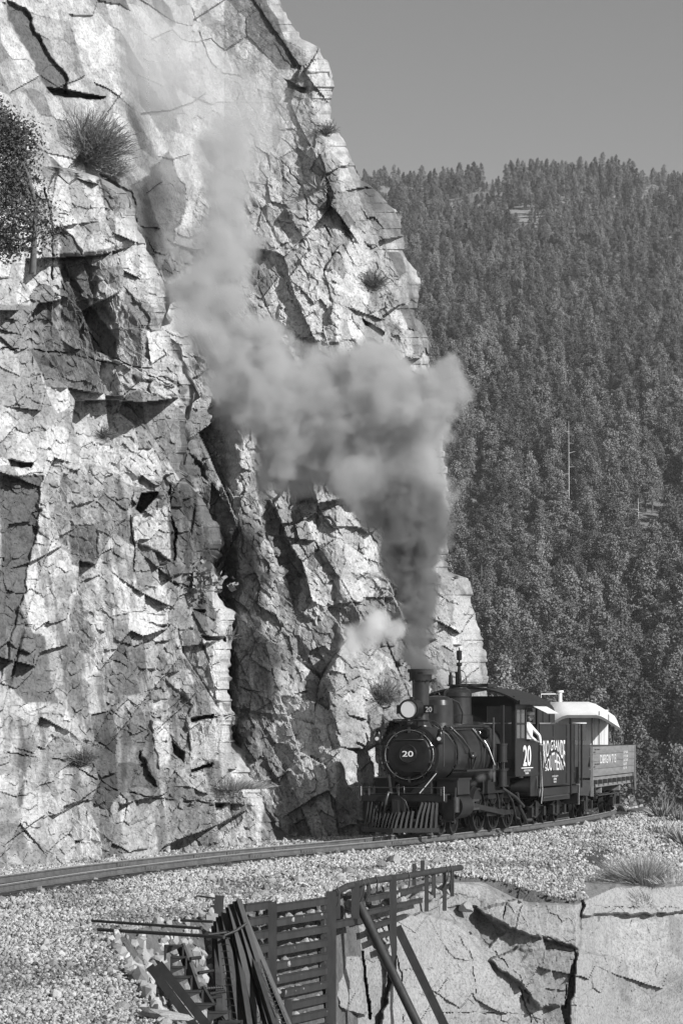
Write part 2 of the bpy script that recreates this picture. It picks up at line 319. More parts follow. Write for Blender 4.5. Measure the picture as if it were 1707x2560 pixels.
def build_cliff(name, Lx, Redge, ybot, ytop, depth, Dx, rot, step=3.0, stains=(), cracks=(), holes=(), brights=(), kmul=None, stk=1.0, seed=0, size=1.0, m=rockM, wrapw=3.0, tone0=.44, stepY=None, jag=9, fine=1.0):
    ny = int((ybot - ytop) / (stepY or step)) + 1; py1 = np.linspace(ytop, ybot, ny)
    Rr = np.interp(py1, Redge[:, 1], Redge[:, 0])
    Rr = Rr + jag * fbm(py1 / 26, py1 * 0, seed + 31, 4) + 5 * (vnoise(py1 / 17, py1 * 0 + 5, seed + 3) > .5)
    nx = int((Rr.max() - Lx) / step) + 1; s = np.linspace(0, 1, nx)
    PX = Lx + s[None, :] * (Rr[:, None] - Lx); PY = np.repeat(py1[:, None], nx, 1)
    D0 = depth(PX, PY); X = (PX - CX) / F * D0; Z = CZ - (PY - HY) / F * D0
    D = D0.copy(); tone = np.full(D.shape, tone0); K = 1.0 if kmul is None else kmul(PX, PY)
    Dk = Dx(PX) if callable(Dx) else Dx; Dt = np.maximum(Dk, 1.3); ang = rot(PX, PY); ca, sa = np.cos(ang), np.sin(ang)
    off = 0
    for lv, (sx, sz, k, o, tx, tz, cr, tv) in enumerate([(2.3, 3.6, .46, .42, 1.2, .06, .16, .14), (.9, 1.7, .36, .22, 2.0, .14, .0, .26), (.33, .62, .14, .065, 2.0, .28, .0, .24), (.12, .22, .05, .016, 1.6, .35, 0, .16)]):
        sx *= size; sz *= size
        wx = X + .16 * sx * fbm(X / sx * .8, Z / sz * .8, seed + 71 + lv, 2); wz = Z + .12 * sz * fbm(X / sx * .8 + 9, Z / sz * .8, seed + 81 + lv, 3)
        u = (wx * ca + wz * sa) / sx; v = (-wx * sa + wz * ca) / sz
        du, dv, e, a, b = cells(u, v, seed + 10 * lv, (.7, .62, .8, .95)[lv])
        dx = (du * sx) * ca - (dv * sz) * sa; dz = (du * sx) * sa + (dv * sz) * ca
        r1 = _h(a, b, seed + 201 + lv); r2 = _h(a, b, seed + 202 + lv); r3 = _h(a, b, seed + 203 + lv); r4 = _h(a, b, seed + 204 + lv); r5 = _h(a, b, seed + 205 + lv)
        D = D + K * (-k * Dk * dx + (r1 - .5) * 2 * o + (r2 - .42) * 2 * tx * k * Dt * .35 * dx + (r3 - .45) * 2 * tz * dz)
        if cr: D = D + K * cr * sstep(.05, .0, e) * sstep(.0, .25, fbm(X / sx * .9, Z / sz * .9, seed + 111 + lv, 3) + (r4 - .85) * .5)
        tone = tone * (1 + tv * (1 if m is rockM else .3) * (r5 - .5) * 2)
        if lv == 1 and m is rockM: tone = np.where(r4 > .86, tone * .52, tone)     # desert varnish on some faces
        if lv == 2 and m is rockM: tone = np.where(r4 > .93, tone * .55, np.where(r4 < .08, tone * 1.3, tone))
    D = D + fine * .07 * fbm(X * 1.1, Z * .9, seed + 91, 6, .62) + fine * .035 * fbm(X * 5, Z * 4, seed + 93, 4)
    if m is not rockM: D = D + .8 * fbm(X * .45, Z * .5, seed + 120, 2) * sstep(2215, 2300, PY)
    streak = fbm(X * 2.6 + .3 * Z, Z * .3, seed + 95, 6, .6); tone = tone * (1 - .5 * stk * sstep(.06, .22, streak) * (vnoise(X * .35, Z * .2, seed + 96) > .42)) * (1 + .25 * stk * sstep(.15, .3, fbm(X * 4.5, Z * .45, seed + 97, 5, .6)))
    blot = fbm(X * 1.1, Z * .8, seed + 98, 6, .6); tone = tone * (1 - .3 * stk * sstep(.12, .28, blot)) * (1 + .2 * fbm(X * 9, Z * 9, seed + 99, 3))
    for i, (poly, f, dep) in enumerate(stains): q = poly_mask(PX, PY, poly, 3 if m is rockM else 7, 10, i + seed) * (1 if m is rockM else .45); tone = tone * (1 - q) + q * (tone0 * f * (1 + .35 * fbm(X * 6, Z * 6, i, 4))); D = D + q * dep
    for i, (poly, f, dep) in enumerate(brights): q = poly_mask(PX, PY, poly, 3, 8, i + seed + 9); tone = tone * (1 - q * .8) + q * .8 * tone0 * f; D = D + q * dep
    for i, (poly, dep) in enumerate(holes): q = poly_mask(PX, PY, poly, 2, 5, i + seed + 19); D = D + q * dep
    for i, (pts, w, dep) in enumerate(cracks):
        if w < 3.2 and m is rockM: continue
        q = line_mask(PX, PY, pts, w * .55, 5, i + seed + 29); D = D + q * dep * (.3 if m is rockM else .5)
    t = np.clip((s - .95) / .05, 0, 1); D = D + wrapw * (1 - np.sqrt(1 - t ** 2 * .999))[None, :]
    PXx = PX; cols = [(D, PXx)]
    P = np.stack([(PX - CX) / F * D, D, CZ - (PY - HY) / F * D], -1)
    ext = []
    for k in range(1, 9):                              # the hidden side runs back from the corner as real rock
        q = P[:, -1].copy(); q[:, 0] += -.12 * k * k * .4 + .3 * fbm(py1 / 40, py1 * 0 + k, seed + 60 + k, 3); q[:, 1] += 1.5 * k + .4 * fbm(py1 / 30, py1 * 0 + k, seed + 70 + k, 3); ext.append(q)
    P = np.concatenate([P, np.stack(ext, 1)], 1); tone = np.concatenate([tone, np.repeat(tone[:, -1:], 8, 1)], 1)
    o = bpy.data.objects.new(name, grid_mesh(name, P, m, np.clip(tone, .05, .52))); COL.objects.link(o); tag(o, kind='structure')
    def look(px, py):
        j = int(np.clip(round((py - ytop) / (ybot - ytop) * (ny - 1)), 0, ny - 1)); i = int(np.clip(np.searchsorted(PX[j], px), 0, nx - 1)); return Vector(P[j, i])
    return look
def zc(PX, PY, Y): return CZ - (PY - HY) / F * Y
def depthA(px, py):
    b = np.interp(px, [-220, 0, 300, 430, 480, 560, 700, 850, 900, 1000, 1100, 1215, 1400], [60, 63, 68, 72.6, 73.8, 74.4, 74.0, 73.4, 74.0, 76.0, 79.0, 84.0, 92]); z = zc(px, py, b)
    q = px + 26 * fbm(py / 60, py * 0, 5, 4) + 14 * fbm(py / 60, px / 30, 6, 2); b = b + 1.0 * sstep(430, 500, q) * sstep(600, 540, q) * sstep(820, 980, py) * sstep(2120, 2000, py)
    d = b + np.interp(z, [-2, 0, 3, 8, 14, 20, 30], [-.6, -.2, .3, 1.2, 3.2, 6.5, 13])
    return d
def depthB(px, py):
    b = np.interp(px, [-220, 0, 300, 640, 760], [53, 57, 62.5, 70, 73]); z = zc(px, py, b)
    return b + np.interp(z, [-2, 0, 1.6, 2.2, 8, 14], [-1.4, -.9, -.4, .5, 1.6, 3.4])
RA = np.array([(660, -120), (695, 0), (728, 60), (748, 92), (800, 118), (816, 165), (828, 220), (826, 300), (846, 340), (880, 400), (902, 450), (950, 490), (985, 530), (1000, 590), (1010, 640), (1040, 680), (1042, 740), (1032, 790), (1064, 830), (1068, 925), (1074, 1000), (1108, 1100), (1112, 1220), (1116, 1300), (1112, 1400), (1118, 1430), (1168, 1446), (1180, 1510), (1190, 1560), (1207, 1600), (1210, 1660), (1216, 1720), (1232, 1800), (1245, 2200)], float)
RB = np.array([(-140, 280), (-60, 330), (60, 370), (128, 392), (150, 415), (232, 438), (300, 468), (330, 500), (345, 560), (362, 620), (400, 690), (420, 745), (404, 820), (442, 858), (470, 960), (474, 1010), (456, 1060), (462, 1110), (446, 1180), (505, 1255), (548, 1315), (548, 1360), (522, 1405), (556, 1515), (582, 1530), (574, 1600), (572, 1720), (580, 1800), (576, 1870), (602, 1900), (644, 1980), (676, 2035), (700, 2075), (720, 2120), (725, 2200)], float)
rotA = lambda px, py: .42 + 0 * px
rotB = lambda px, py: .17 + 0 * px
kA = lambda px, py: 1 - .78 * sstep(560, 420, py + (px - 560) * .55) * sstep(860, 700, px)
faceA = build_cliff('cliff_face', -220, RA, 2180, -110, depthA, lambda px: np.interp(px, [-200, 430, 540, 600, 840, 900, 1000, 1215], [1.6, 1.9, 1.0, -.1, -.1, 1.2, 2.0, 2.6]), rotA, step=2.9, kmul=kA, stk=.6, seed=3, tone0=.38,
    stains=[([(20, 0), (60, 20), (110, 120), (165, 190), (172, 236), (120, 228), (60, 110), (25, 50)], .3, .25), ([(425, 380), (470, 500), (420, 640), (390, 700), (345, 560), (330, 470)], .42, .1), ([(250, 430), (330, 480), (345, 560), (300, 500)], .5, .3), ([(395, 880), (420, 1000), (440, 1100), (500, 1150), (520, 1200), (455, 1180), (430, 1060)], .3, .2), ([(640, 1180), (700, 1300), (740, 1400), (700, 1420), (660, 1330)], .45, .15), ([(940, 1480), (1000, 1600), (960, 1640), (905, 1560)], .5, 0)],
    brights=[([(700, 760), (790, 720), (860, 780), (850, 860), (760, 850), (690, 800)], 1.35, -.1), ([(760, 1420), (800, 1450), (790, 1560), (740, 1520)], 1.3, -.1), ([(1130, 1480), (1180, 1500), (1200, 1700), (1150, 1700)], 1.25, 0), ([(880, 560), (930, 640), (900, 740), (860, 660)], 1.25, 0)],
    holes=[([(118, 216), (165, 222), (262, 242), (250, 246), (180, 243), (135, 238)], 1.3), ([(905, 795), (960, 830), (955, 838), (915, 812)], 1.0), ([(715, 198), (765, 222), (760, 232), (725, 214)], .7), ([(735, 1220), (760, 1250), (748, 1260)], .7), ([(530, 1210), (600, 1330), (540, 1420), (520, 1300)], .3)],
    cracks=[([(480, 20), (520, 140), (545, 180), (600, 190)], 3.5, .45), ([(560, 60), (590, 110), (640, 190)], 3, .4), ([(170, 100), (290, 220), (300, 330)], 3, .35), ([(600, 300), (690, 420), (745, 520)], 3, .3), ([(700, 395), (760, 470), (770, 560)], 3.5, .5), ([(680, 600), (640, 640)], 3, .4), ([(810, 560), (830, 600), (800, 640)], 4, .5), ([(620, 1160), (640, 1260), (700, 1380)], 3.5, .4), ([(700, 1580), (860, 1610)], 3, .4), ([(600, 1720), (700, 1745), (800, 1720)], 4, .5), ([(880, 1300), (930, 1420)], 3, .4)])
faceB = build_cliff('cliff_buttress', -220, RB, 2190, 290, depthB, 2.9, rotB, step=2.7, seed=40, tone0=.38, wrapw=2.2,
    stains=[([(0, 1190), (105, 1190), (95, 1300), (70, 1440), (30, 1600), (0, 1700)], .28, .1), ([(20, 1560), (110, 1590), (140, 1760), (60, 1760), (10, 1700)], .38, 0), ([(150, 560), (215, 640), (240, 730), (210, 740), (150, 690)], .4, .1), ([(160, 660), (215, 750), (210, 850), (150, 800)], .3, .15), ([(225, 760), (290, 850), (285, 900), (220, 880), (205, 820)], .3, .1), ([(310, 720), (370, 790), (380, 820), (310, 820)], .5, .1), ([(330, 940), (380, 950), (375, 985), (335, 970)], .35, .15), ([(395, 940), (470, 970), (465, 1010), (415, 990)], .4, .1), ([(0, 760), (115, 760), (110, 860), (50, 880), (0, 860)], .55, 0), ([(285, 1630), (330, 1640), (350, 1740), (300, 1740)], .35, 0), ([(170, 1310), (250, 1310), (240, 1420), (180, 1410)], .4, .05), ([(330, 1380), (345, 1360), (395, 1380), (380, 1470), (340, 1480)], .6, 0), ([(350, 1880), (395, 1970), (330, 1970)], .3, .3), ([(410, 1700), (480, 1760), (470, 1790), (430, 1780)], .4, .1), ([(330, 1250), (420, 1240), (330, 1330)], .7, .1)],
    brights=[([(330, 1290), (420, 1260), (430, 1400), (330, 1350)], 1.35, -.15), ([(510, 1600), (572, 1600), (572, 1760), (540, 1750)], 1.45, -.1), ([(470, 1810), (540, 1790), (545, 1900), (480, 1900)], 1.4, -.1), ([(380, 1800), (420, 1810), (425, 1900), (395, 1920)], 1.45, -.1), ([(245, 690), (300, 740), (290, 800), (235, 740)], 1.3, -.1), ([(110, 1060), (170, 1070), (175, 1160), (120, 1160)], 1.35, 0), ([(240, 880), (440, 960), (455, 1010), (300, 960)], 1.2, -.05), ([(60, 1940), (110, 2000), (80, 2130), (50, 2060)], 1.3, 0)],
    holes=[([(338, 1275), (352, 1232), (395, 1230), (388, 1246), (350, 1282)], 1.6), ([(505, 1588), (560, 1592), (566, 1600), (515, 1602)], 1.0), ([(478, 1796), (535, 1786), (532, 1794), (480, 1804)], .8), ([(478, 1926), (530, 1910), (525, 1918), (480, 1934)], .8), ([(525, 2012), (560, 2010), (555, 2018)], .6), ([(390, 1565), (420, 1560), (418, 1568)], .5), ([(20, 1150), (80, 1158), (75, 1168), (25, 1164)], .8), ([(484, 1526), (512, 1524), (508, 1532)], .6), ([(430, 1855), (460, 1880), (458, 1905), (436, 1880)], .7), ([(640, 1990), (690, 2000), (700, 2050), (660, 2030)], .9)],
    cracks=[([(112, 470), (132, 560), (130, 700)], 5, .9), ([(425, 1215), (422, 1280), (440, 1330), (436, 1400)], 7, 1.2), ([(325, 1290), (335, 1380), (330, 1465)], 4, .5), ([(150, 700), (200, 800), (260, 880), (440, 970)], 3.5, .5), ([(0, 870), (150, 880), (240, 900), (420, 930)], 4, .5), ([(110, 1075), (250, 1070)], 3, .4), ([(370, 1560), (490, 1575), (560, 1590)], 3.5, .5), ([(0, 1880), (150, 1900), (300, 1980), (420, 2000), (560, 2010)], 4, .6), ([(280, 1780), (370, 1830), (345, 1900)], 3.5, .4), ([(362, 1790), (480, 1800), (560, 1790)], 3.5, .6), ([(140, 1800), (160, 1980), (180, 2050)], 3, .4), ([(145, 460), (205, 560), (250, 640)], 3, .4), ([(410, 1450), (480, 1470), (560, 1470)], 4, .6), ([(300, 960), (390, 1020), (440, 1070)], 3, .4)])
# the rock face below the gravel shoulder
def depthC(px, py):
    yt = np.interp(px, [800, 960, 1110, 1200, 1320, 1440, 1540, 1900], [2290, 2275, 2205, 2215, 2262, 2262, 2218, 2214])
    b = np.interp(px, [800, 960, 1110, 1200, 1440, 1540, 1700, 1900], [47.5, 50.3, 53.9, 54.9, 55.3, 57.8, 60.0, 62.5])
    dn = (py - yt) / F * b
    return b + np.where(dn < 0, -dn * 9, -.30 * dn - .35 * (1 - np.exp(-np.maximum(dn, 0) * 3)))
RC = np.array([(1900, 2180), (1900, 2700)], float)
faceC = build_cliff('rock_ledge', 822, RC, 2700, 2206, depthC, 1.2, lambda a, b: 0 * a + .12, step=2.6, kmul=lambda a, b: .3 * sstep(2210, 2250, b) + .03, seed=77, size=1.6, stk=0.0, m=slabM, brights=[([(1195, 2275), (1290, 2250), (1452, 2258), (1448, 2372), (1370, 2352), (1270, 2318)], 1.08, -.38), ([(1456, 2222), (1760, 2212), (1760, 2280), (1600, 2285), (1458, 2290)], 1.1, -.35), ([(935, 2300), (1050, 2285), (1150, 2310), (1215, 2400), (1330, 2600), (940, 2620), (985, 2420)], 1.1, -.5), ([(835, 2300), (870, 2300), (898, 2380), (840, 2376)], .9, .1), ([(836, 2392), (902, 2392), (908, 2470), (912, 2540), (845, 2525)], .95, -.35), ([(1225, 2405), (1300, 2365), (1436, 2385), (1412, 2515), (1350, 2520), (1300, 2460)], .85, -.32), ([(1440, 2380), (1520, 2390), (1550, 2600), (1420, 2600)], 1.05, -.42), ([(1120, 2270), (1190, 2265), (1260, 2330), (1220, 2370)], .7, .15)], tone0=.27, jag=0, fine=.6,
    stains=[([(1065, 2300), (1150, 2330), (1185, 2400), (1180, 2500), (1150, 2480), (1140, 2400), (1040, 2380)], .62, .02), ([(1270, 2300), (1350, 2350), (1300, 2400), (1250, 2370)], .55, .03), ([(1350, 2440), (1410, 2440), (1420, 2560), (1370, 2560)], .42, .05), ([(1530, 2380), (1570, 2420), (1580, 2520), (1545, 2490)], .5, .03), ([(1665, 2280), (1707, 2300), (1707, 2400), (1670, 2380)], .4, .04), ([(1280, 2370), (1330, 2380), (1300, 2400)], .3, .15), ([(1340, 2340), (1450, 2370), (1440, 2378), (1370, 2360)], .35, .1), ([(1590, 2260), (1640, 2270), (1650, 2300), (1620, 2290)], .5, .04)],
    cracks=[([(1450, 2225), (1456, 2260), (1450, 2340)], 2.5, .35), ([(1438, 2375), (1420, 2450), (1412, 2520)], 3, .45), ([(1290, 2280), (1350, 2340), (1450, 2375)], 3, .3), ([(1140, 2330), (1180, 2400), (1190, 2500)], 2.5, .18), ([(1000, 2425), (1080, 2425)], 2, .12), ([(1265, 2260), (1250, 2320)], 3, .3), ([(872, 2310), (884, 2350), (895, 2376)], 5, .8), ([(905, 2385), (912, 2440), (918, 2490), (926, 2545)], 8, 1.8), ([(835, 2382), (905, 2385)], 7, .8), ([(940, 2290), (1000, 2420), (1010, 2560)], 3.6, .3), ([(1060, 2530), (1260, 2535)], 2.5, .2), ([(1300, 2440), (1340, 2560)], 2, .15), ([(1460, 2265), (1600, 2272), (1707, 2270)], 2, .15), ([(1500, 2380), (1530, 2440), (1545, 2560)], 2, .12), ([(1320, 2510), (1480, 2520)], 2, .15), ([(1210, 2350), (1290, 2440), (1330, 2560)], 2.5, .2)])

# ------------------------------------------------------------------ track
def sweep_rail(line, prof, z0=0.0):
    tg = np.gradient(line, axis=0); tg /= np.linalg.norm(tg, axis=1)[:, None]; nn = np.stack([tg[:, 1], -tg[:, 0]], 1)
    mb = MB(); n = len(prof); P = []
    for p, q in zip(line, nn): P += [(p[0] + q[0] * a, p[1] + q[1] * a, b + z0) for a, b in prof]
    fs = [(j * n + k, j * n + (k + 1) % n, (j + 1) * n + (k + 1) % n, (j + 1) * n + k) for j in range(len(line) - 1) for k in range(n)]
    mb.add(P, [f[::-1] for f in fs]); return mb
track = bpy.data.objects.new('railway_track', None); COL.objects.link(track); tag(track, kind='structure')
RP = [(-.05, -.125), (.05, -.125), (.05, -.115), (.01, -.10), (.008, -.035), (.028, -.028), (.028, -.002), (-.028, -.002), (-.028, -.028), (-.008, -.035), (-.01, -.10), (-.05, -.115)]
for line in (NRd, FRd):
    r = part('rail', sweep_rail(line, RP), railM, track)
    part('running_surface', sweep_rail(line, [(-.022, -.003), (.022, -.003), (.02, .0015), (-.02, .0015)]), railtopM, r)
tie_me = MB().box((0, 0, 0), (1.9, .2, .14)).mesh('tie', tieM); s_acc = 0; k_t = 0
seg = np.linalg.norm(np.diff(CLd, axis=0), axis=1); cum = np.concatenate([[0], np.cumsum(seg)])
for d in np.arange(9, cum[-1], .55):
    i = np.searchsorted(cum, d) - 1; p = CLd[i]; o = bpy.data.objects.new('tie', tie_me); COL.objects.link(o); o.parent = track
    o.location = (p[0] + nrm[i, 0] * random.uniform(-.06, .06), p[1], -.195 + random.uniform(-.01, .008)); o.rotation_euler = (0, 0, math.atan2(nrm[i, 1], nrm[i, 0]) + random.uniform(-.02, .02))
for line, side in ((NRd, 1), (FRd, 1)):
    for px in (370, 560, 640, 760, 985, 1130, 1285):
        if line is FRd: px -= 60
        k = np.argmin(np.abs(line[:, 0] / line[:, 1] * F + CX - px)); a = tang[k]; nn_ = nrm[k]
        mb = MB(); c = line[k]
        mb.beam((c[0] + nn_[0] * .02 - a[0] * .3, c[1] + nn_[1] * .02 - a[1] * .3, -.068), (c[0] + nn_[0] * .02 + a[0] * .3, c[1] + nn_[1] * .02 + a[1] * .3, -.068), .03, .07)
        for q in (-.2, -.07, .07, .2): mb.box((c[0] + nn_[0] * .04 + a[0] * q, c[1] + nn_[1] * .04 + a[1] * q, -.068), (.035, .03, .03))
        part('joint_bar', mb, railM, track)

# ------------------------------------------------------------------ stones
def rock_mb(seed, n=20, flat=.75):
    rs = random.Random(seed); mb = MB()
    t = (1 + 5 ** .5) / 2; V = [(-1, t, 0), (1, t, 0), (-1, -t, 0), (1, -t, 0), (0, -1, t), (0, 1, t), (0, -1, -t), (0, 1, -t), (t, 0, -1), (t, 0, 1), (-t, 0, -1), (-t, 0, 1)]
    Fc = [(0, 11, 5), (0, 5, 1), (0, 1, 7), (0, 7, 10), (0, 10, 11), (1, 5, 9), (5, 11, 4), (11, 10, 2), (10, 7, 6), (7, 1, 8), (3, 9, 4), (3, 4, 2), (3, 2, 6), (3, 6, 8), (3, 8, 9), (4, 9, 5), (2, 4, 11), (6, 2, 10), (8, 6, 7), (9, 8, 1)]
    sx, sy, sz = rs.uniform(.8, 1.25), rs.uniform(.7, 1.1), rs.uniform(flat * .7, flat)
    V = [Vector(v).normalized() * rs.uniform(.36, .56) for v in V]
    mb.add([(v.x * sx, v.y * sy, v.z * sz) for v in V], Fc); return mb
def boulder_mb(seed, sub=2, blocky=.5, flat=.8):
    import bmesh
    rs = random.Random(seed); bm = bmesh.new(); bmesh.ops.create_icosphere(bm, subdivisions=sub + 1, radius=.5)
    planes = [(Vector((rs.gauss(0, 1), rs.gauss(0, 1), rs.gauss(0, 1))).normalized(), rs.uniform(.2, .36)) for _ in range(15)]
    sc = Vector((rs.uniform(.9, 1.25), rs.uniform(.75, 1.1), flat * rs.uniform(.8, 1.1))); o = rs.uniform(0, 99)
    from mathutils import noise
    for v in bm.verts:
        for n_, d in planes:
            q = v.co.dot(n_)
            if q > d: v.co -= n_ * (q - d)
        v.co += v.co.normalized() * .03 * noise.noise(v.co * 4 + Vector((o, 0, 0))); v.co = Vector((v.co.x * sc.x, v.co.y * sc.y, v.co.z * sc.z))
    mb = MB(); bm.verts.ensure_lookup_table(); mb.add([v.co.copy() for v in bm.verts], [tuple(v.index for v in f.verts) for f in bm.faces]); bm.free(); return mb
src = bpy.data.collections.new('stone_shapes')
for k in range(6): src.objects.link(bpy.data.objects.new('stone_shape_%s' % 'abcdef'[k], rock_mb(k).mesh('stone_shape', stoneM)))
def scatter(name, P, rot, sc, coll, kind='stuff', n_var=6, parent=None, shade=None):
    me = bpy.data.meshes.new(name); me.vertices.add(len(P)); me.vertices.foreach_set('co', np.asarray(P, np.float32).reshape(-1))
    a = me.attributes.new('rot', 'FLOAT_VECTOR', 'POINT'); a.data.foreach_set('vector', np.asarray(rot, np.float32).reshape(-1))
    a = me.attributes.new('siz', 'FLOAT_VECTOR', 'POINT'); sc = np.asarray(sc, np.float32); sc = np.repeat(sc[:, None], 3, 1) if sc.ndim == 1 else sc; a.data.foreach_set('vector', sc.reshape(-1))
    if shade is not None: a = me.attributes.new('shade', 'FLOAT', 'POINT'); a.data.foreach_set('value', np.asarray(shade, np.float32))
    a = me.attributes.new('var', 'INT', 'POINT'); a.data.foreach_set('value', np.random.randint(0, n_var, len(P)).astype(np.int32))
    o = bpy.data.objects.new(name, me); COL.objects.link(o); tag(o, kind=kind)
    ng = bpy.data.node_groups.new(name, 'GeometryNodeTree'); ng.interface.new_socket('Geometry', in_out='INPUT', socket_type='NodeSocketGeometry'); ng.interface.new_socket('Geometry', in_out='OUTPUT', socket_type='NodeSocketGeometry')
    N = ng.nodes; L = ng.links; gi = N.new('NodeGroupInput'); go = N.new('NodeGroupOutput'); ip = N.new('GeometryNodeInstanceOnPoints'); ci = N.new('GeometryNodeCollectionInfo')
    ci.inputs[0].default_value = coll; ci.inputs['Separate Children'].default_value = True; ci.inputs['Reset Children'].default_value = True
    def na(n, ty): q = N.new('GeometryNodeInputNamedAttribute'); q.data_type = ty; q.inputs['Name'].default_value = n; return q.outputs[0]
    mp = N.new('GeometryNodeMeshToPoints'); L.new(gi.outputs[0], mp.inputs[0]); L.new(mp.outputs[0], ip.inputs['Points']); L.new(ci.outputs[0], ip.inputs['Instance']); ip.inputs['Pick Instance'].default_value = True
    L.new(na('var', 'INT'), ip.inputs['Instance Index']); L.new(na('rot', 'FLOAT_VECTOR'), ip.inputs['Rotation']); L.new(na('siz', 'FLOAT_VECTOR'), ip.inputs['Scale']); L.new(ip.outputs[0], go.inputs[0])
    md = o.modifiers.new('scatter', 'NODES'); md.node_group = ng; return o
rg = np.random.default_rng(5)
def sample_shelf(n, x0, x1, y0, y1, inner=.02):
    x = rg.uniform(x0, x1, n); y = rg.uniform(y0, y1, n); px = CX + F * x / y; k = (px > -420) & (px < 1900); x, y = x[k], y[k]
    e = edge_dist(x, y); t = near_track(x, y); k = (e > inner); x, y, t = x[k], y[k], t[k]
    k = (t > -4.6) & ((np.abs(t) > .62) | (rg.random(len(t)) < .6)) & (np.abs(np.abs(t) - .49) > .075); return x[k], y[k], t[k]
PP = []; SS = []; SH = []
for (y0, y1, dens, s0) in ((17, 26, 330, .075), (26, 34, 560, .062), (34, 42, 450, .066), (42, 50, 370, .07), (50, 60, 280, .078), (60, 76, 180, .088), (76, 99, 120, .10)):
    n = int(dens * 1.25 * 18 * (y1 - y0)); x, y, t = sample_shelf(n, -8, 10.3, y0, y1)
    r = rg.random(len(x)); sz = s0 * .67 * (.5 + 1.2 * r ** 2) * np.where(rg.random(len(x)) > .985, 2.0, 1)
    pk_ = (sstep(.0, .35, fbm(x * .55 + 3, y * .25, 12, 3)) * sstep(2.2, 3.5, x - (y - 54) * .2)) < rg.random(len(x)) * .9 + .1; x, y, t, sz = x[pk_], y[pk_], t[pk_], sz[pk_]
    PP.append(np.stack([x, y, shelf(x, y) + sz * (.05 + .3 * rg.random(len(x))) - .01 - .03 * (np.abs(t) < .9)], 1)); SS.append(sz); SH.append((1 - .45 * sstep(.05, .3, fbm(x * .7, y * .35, 13, 5, .6)) * (rg.random(len(x)) < .8)) * np.where(np.abs(t) < 1.05, .55, 1) * np.where(rg.random(len(x)) > .95, .5, 1))
PP = np.concatenate(PP); SS = np.concatenate(SS); SH = np.concatenate(SH)
scatter('gravel', PP, rg.uniform(0, 6.28, (len(PP), 3)), SS, src, shade=SH)
# coarser rubble lying on the slope below the shelf edge
x = rg.uniform(-4, 10.5, 26000); y = rg.uniform(26, 62, 26000); e = edge_dist(x, y); k = (e < 0.05) & (e > -2.6) & (x < -1.0); x, y, e = x[k], y[k], e[k]
sz = rg.uniform(.08, .26, len(x)); scatter('rubble', np.stack([x, y, ground_z(x, y) + sz * .15], 1), rg.uniform(0, 6.28, (len(x), 3)), sz, src, shade=rg.uniform(.6, 1, len(x)))
print('gravel', len(PP), len(x))
BV = [boulder_mb(100 + k, 1).mesh('boulder', boulderM) for k in range(6)]
def put_rock(name, label, X, Y, size, rot=None, sink=.25, me=None, cat='rock', group=None, z=None, sc=None):
    o = bpy.data.objects.new(name, me or random.choice(BV)); COL.objects.link(o)
    zz = float(ground_z(np.array([X]), np.array([Y]))[0]) if z is None else z
    s3 = sc or (1, 1, 1); o.scale = (size * s3[0], size * s3[1], size * s3[2]); o.location = (X, Y, zz + size * s3[2] * (.5 - sink) * .8); o.rotation_euler = rot or (random.uniform(-.4, .4), random.uniform(-.4, .4), random.uniform(0, 6)); return tag(o, label, cat, group)
def gp(px, py, z=-.25):
    Y = (CZ - z) * F / (py - HY); return (px - CX) / F * Y, Y
# ------------------------------------------------------------------ steam locomotive, local axes: x = towards its left side, y = back, z = up
LX0, LY0, LTH = 1.60, 69.3, R(20)
loco = thing('steam_locomotive', 'black steam locomotive with tall stack, round number 20 plate and slatted pilot', 'locomotive', (LX0, LY0, 0), -LTH)
ZB = 1.88
def arc(c, r, a0, a1, n, f): return [f(c[0] + r * math.cos(R(a0 + (a1 - a0) * i / n)), c[1] + r * math.sin(R(a0 + (a1 - a0) * i / n))) for i in range(n + 1)]
mb = MB().cyl((0, -.02, ZB), (0, 1.35, ZB), .68, n=40); mb.cyl((0, -.05, ZB), (0, .06, ZB), .705, n=40)
sbx = part('smokebox', mb, greyM, loco)
mb = MB()
for i in range(26):
    a = 2 * math.pi * i / 26
    for s_ in (.03, 1.27): mb.sphere((.70 * math.cos(a), s_, ZB + .70 * math.sin(a)), .017 if s_ > 1 else .014, 6)
part('rivets', mb, pipeM, sbx)['kind'] = 'stuff'
door = part('smokebox_door', MB().lathe((0, -.05, ZB), (0, -1, 0), [(0, .63), (.035, .62), (.05, .57), (.05, .53), (.09, .50), (.12, .40), (.145, .22), (.15, .001)], 40), blackM, loco)
ring = MB()
ring.tube([(.585 * math.cos(2 * math.pi * i / 40), -.105, ZB + .575 * math.sin(2 * math.pi * i / 40)) for i in range(41)], .011, 6); part('door_rim_highlight', ring, brightM, door)  # thin bright ring stands in for the highlight along the door rim
dog = MB(); dog.box((0, 0, 0), (.05, .06, .13)); dog.cyl((0, -.03, .02), (0, -.06, .02), .018, n=8); dme = dog.mesh('clamp', pipeM)
for i in range(10):
    a = 2 * math.pi * (i + .5) / 10; o = bpy.data.objects.new('clamp', dme); COL.objects.link(o); o.parent = door; o.location = (.57 * math.cos(a), -.11, ZB + .57 * math.sin(a)); o.rotation_euler = (0, math.pi / 2 - a, 0)
o = part('grab_rail', MB().tube([(-.36, -.13, ZB + .34), (-.36, -.19, ZB + .35), (.36, -.19, ZB + .35), (.36, -.13, ZB + .34)], .014), pipeM, door)
pl = part('number_plate', MB().lathe((0, -.19, ZB + .02), (0, -1, 0), [(0, .215), (.03, .215), (.03, .16), (.022, .16), (.022, .001)], 32), sootM, loco)
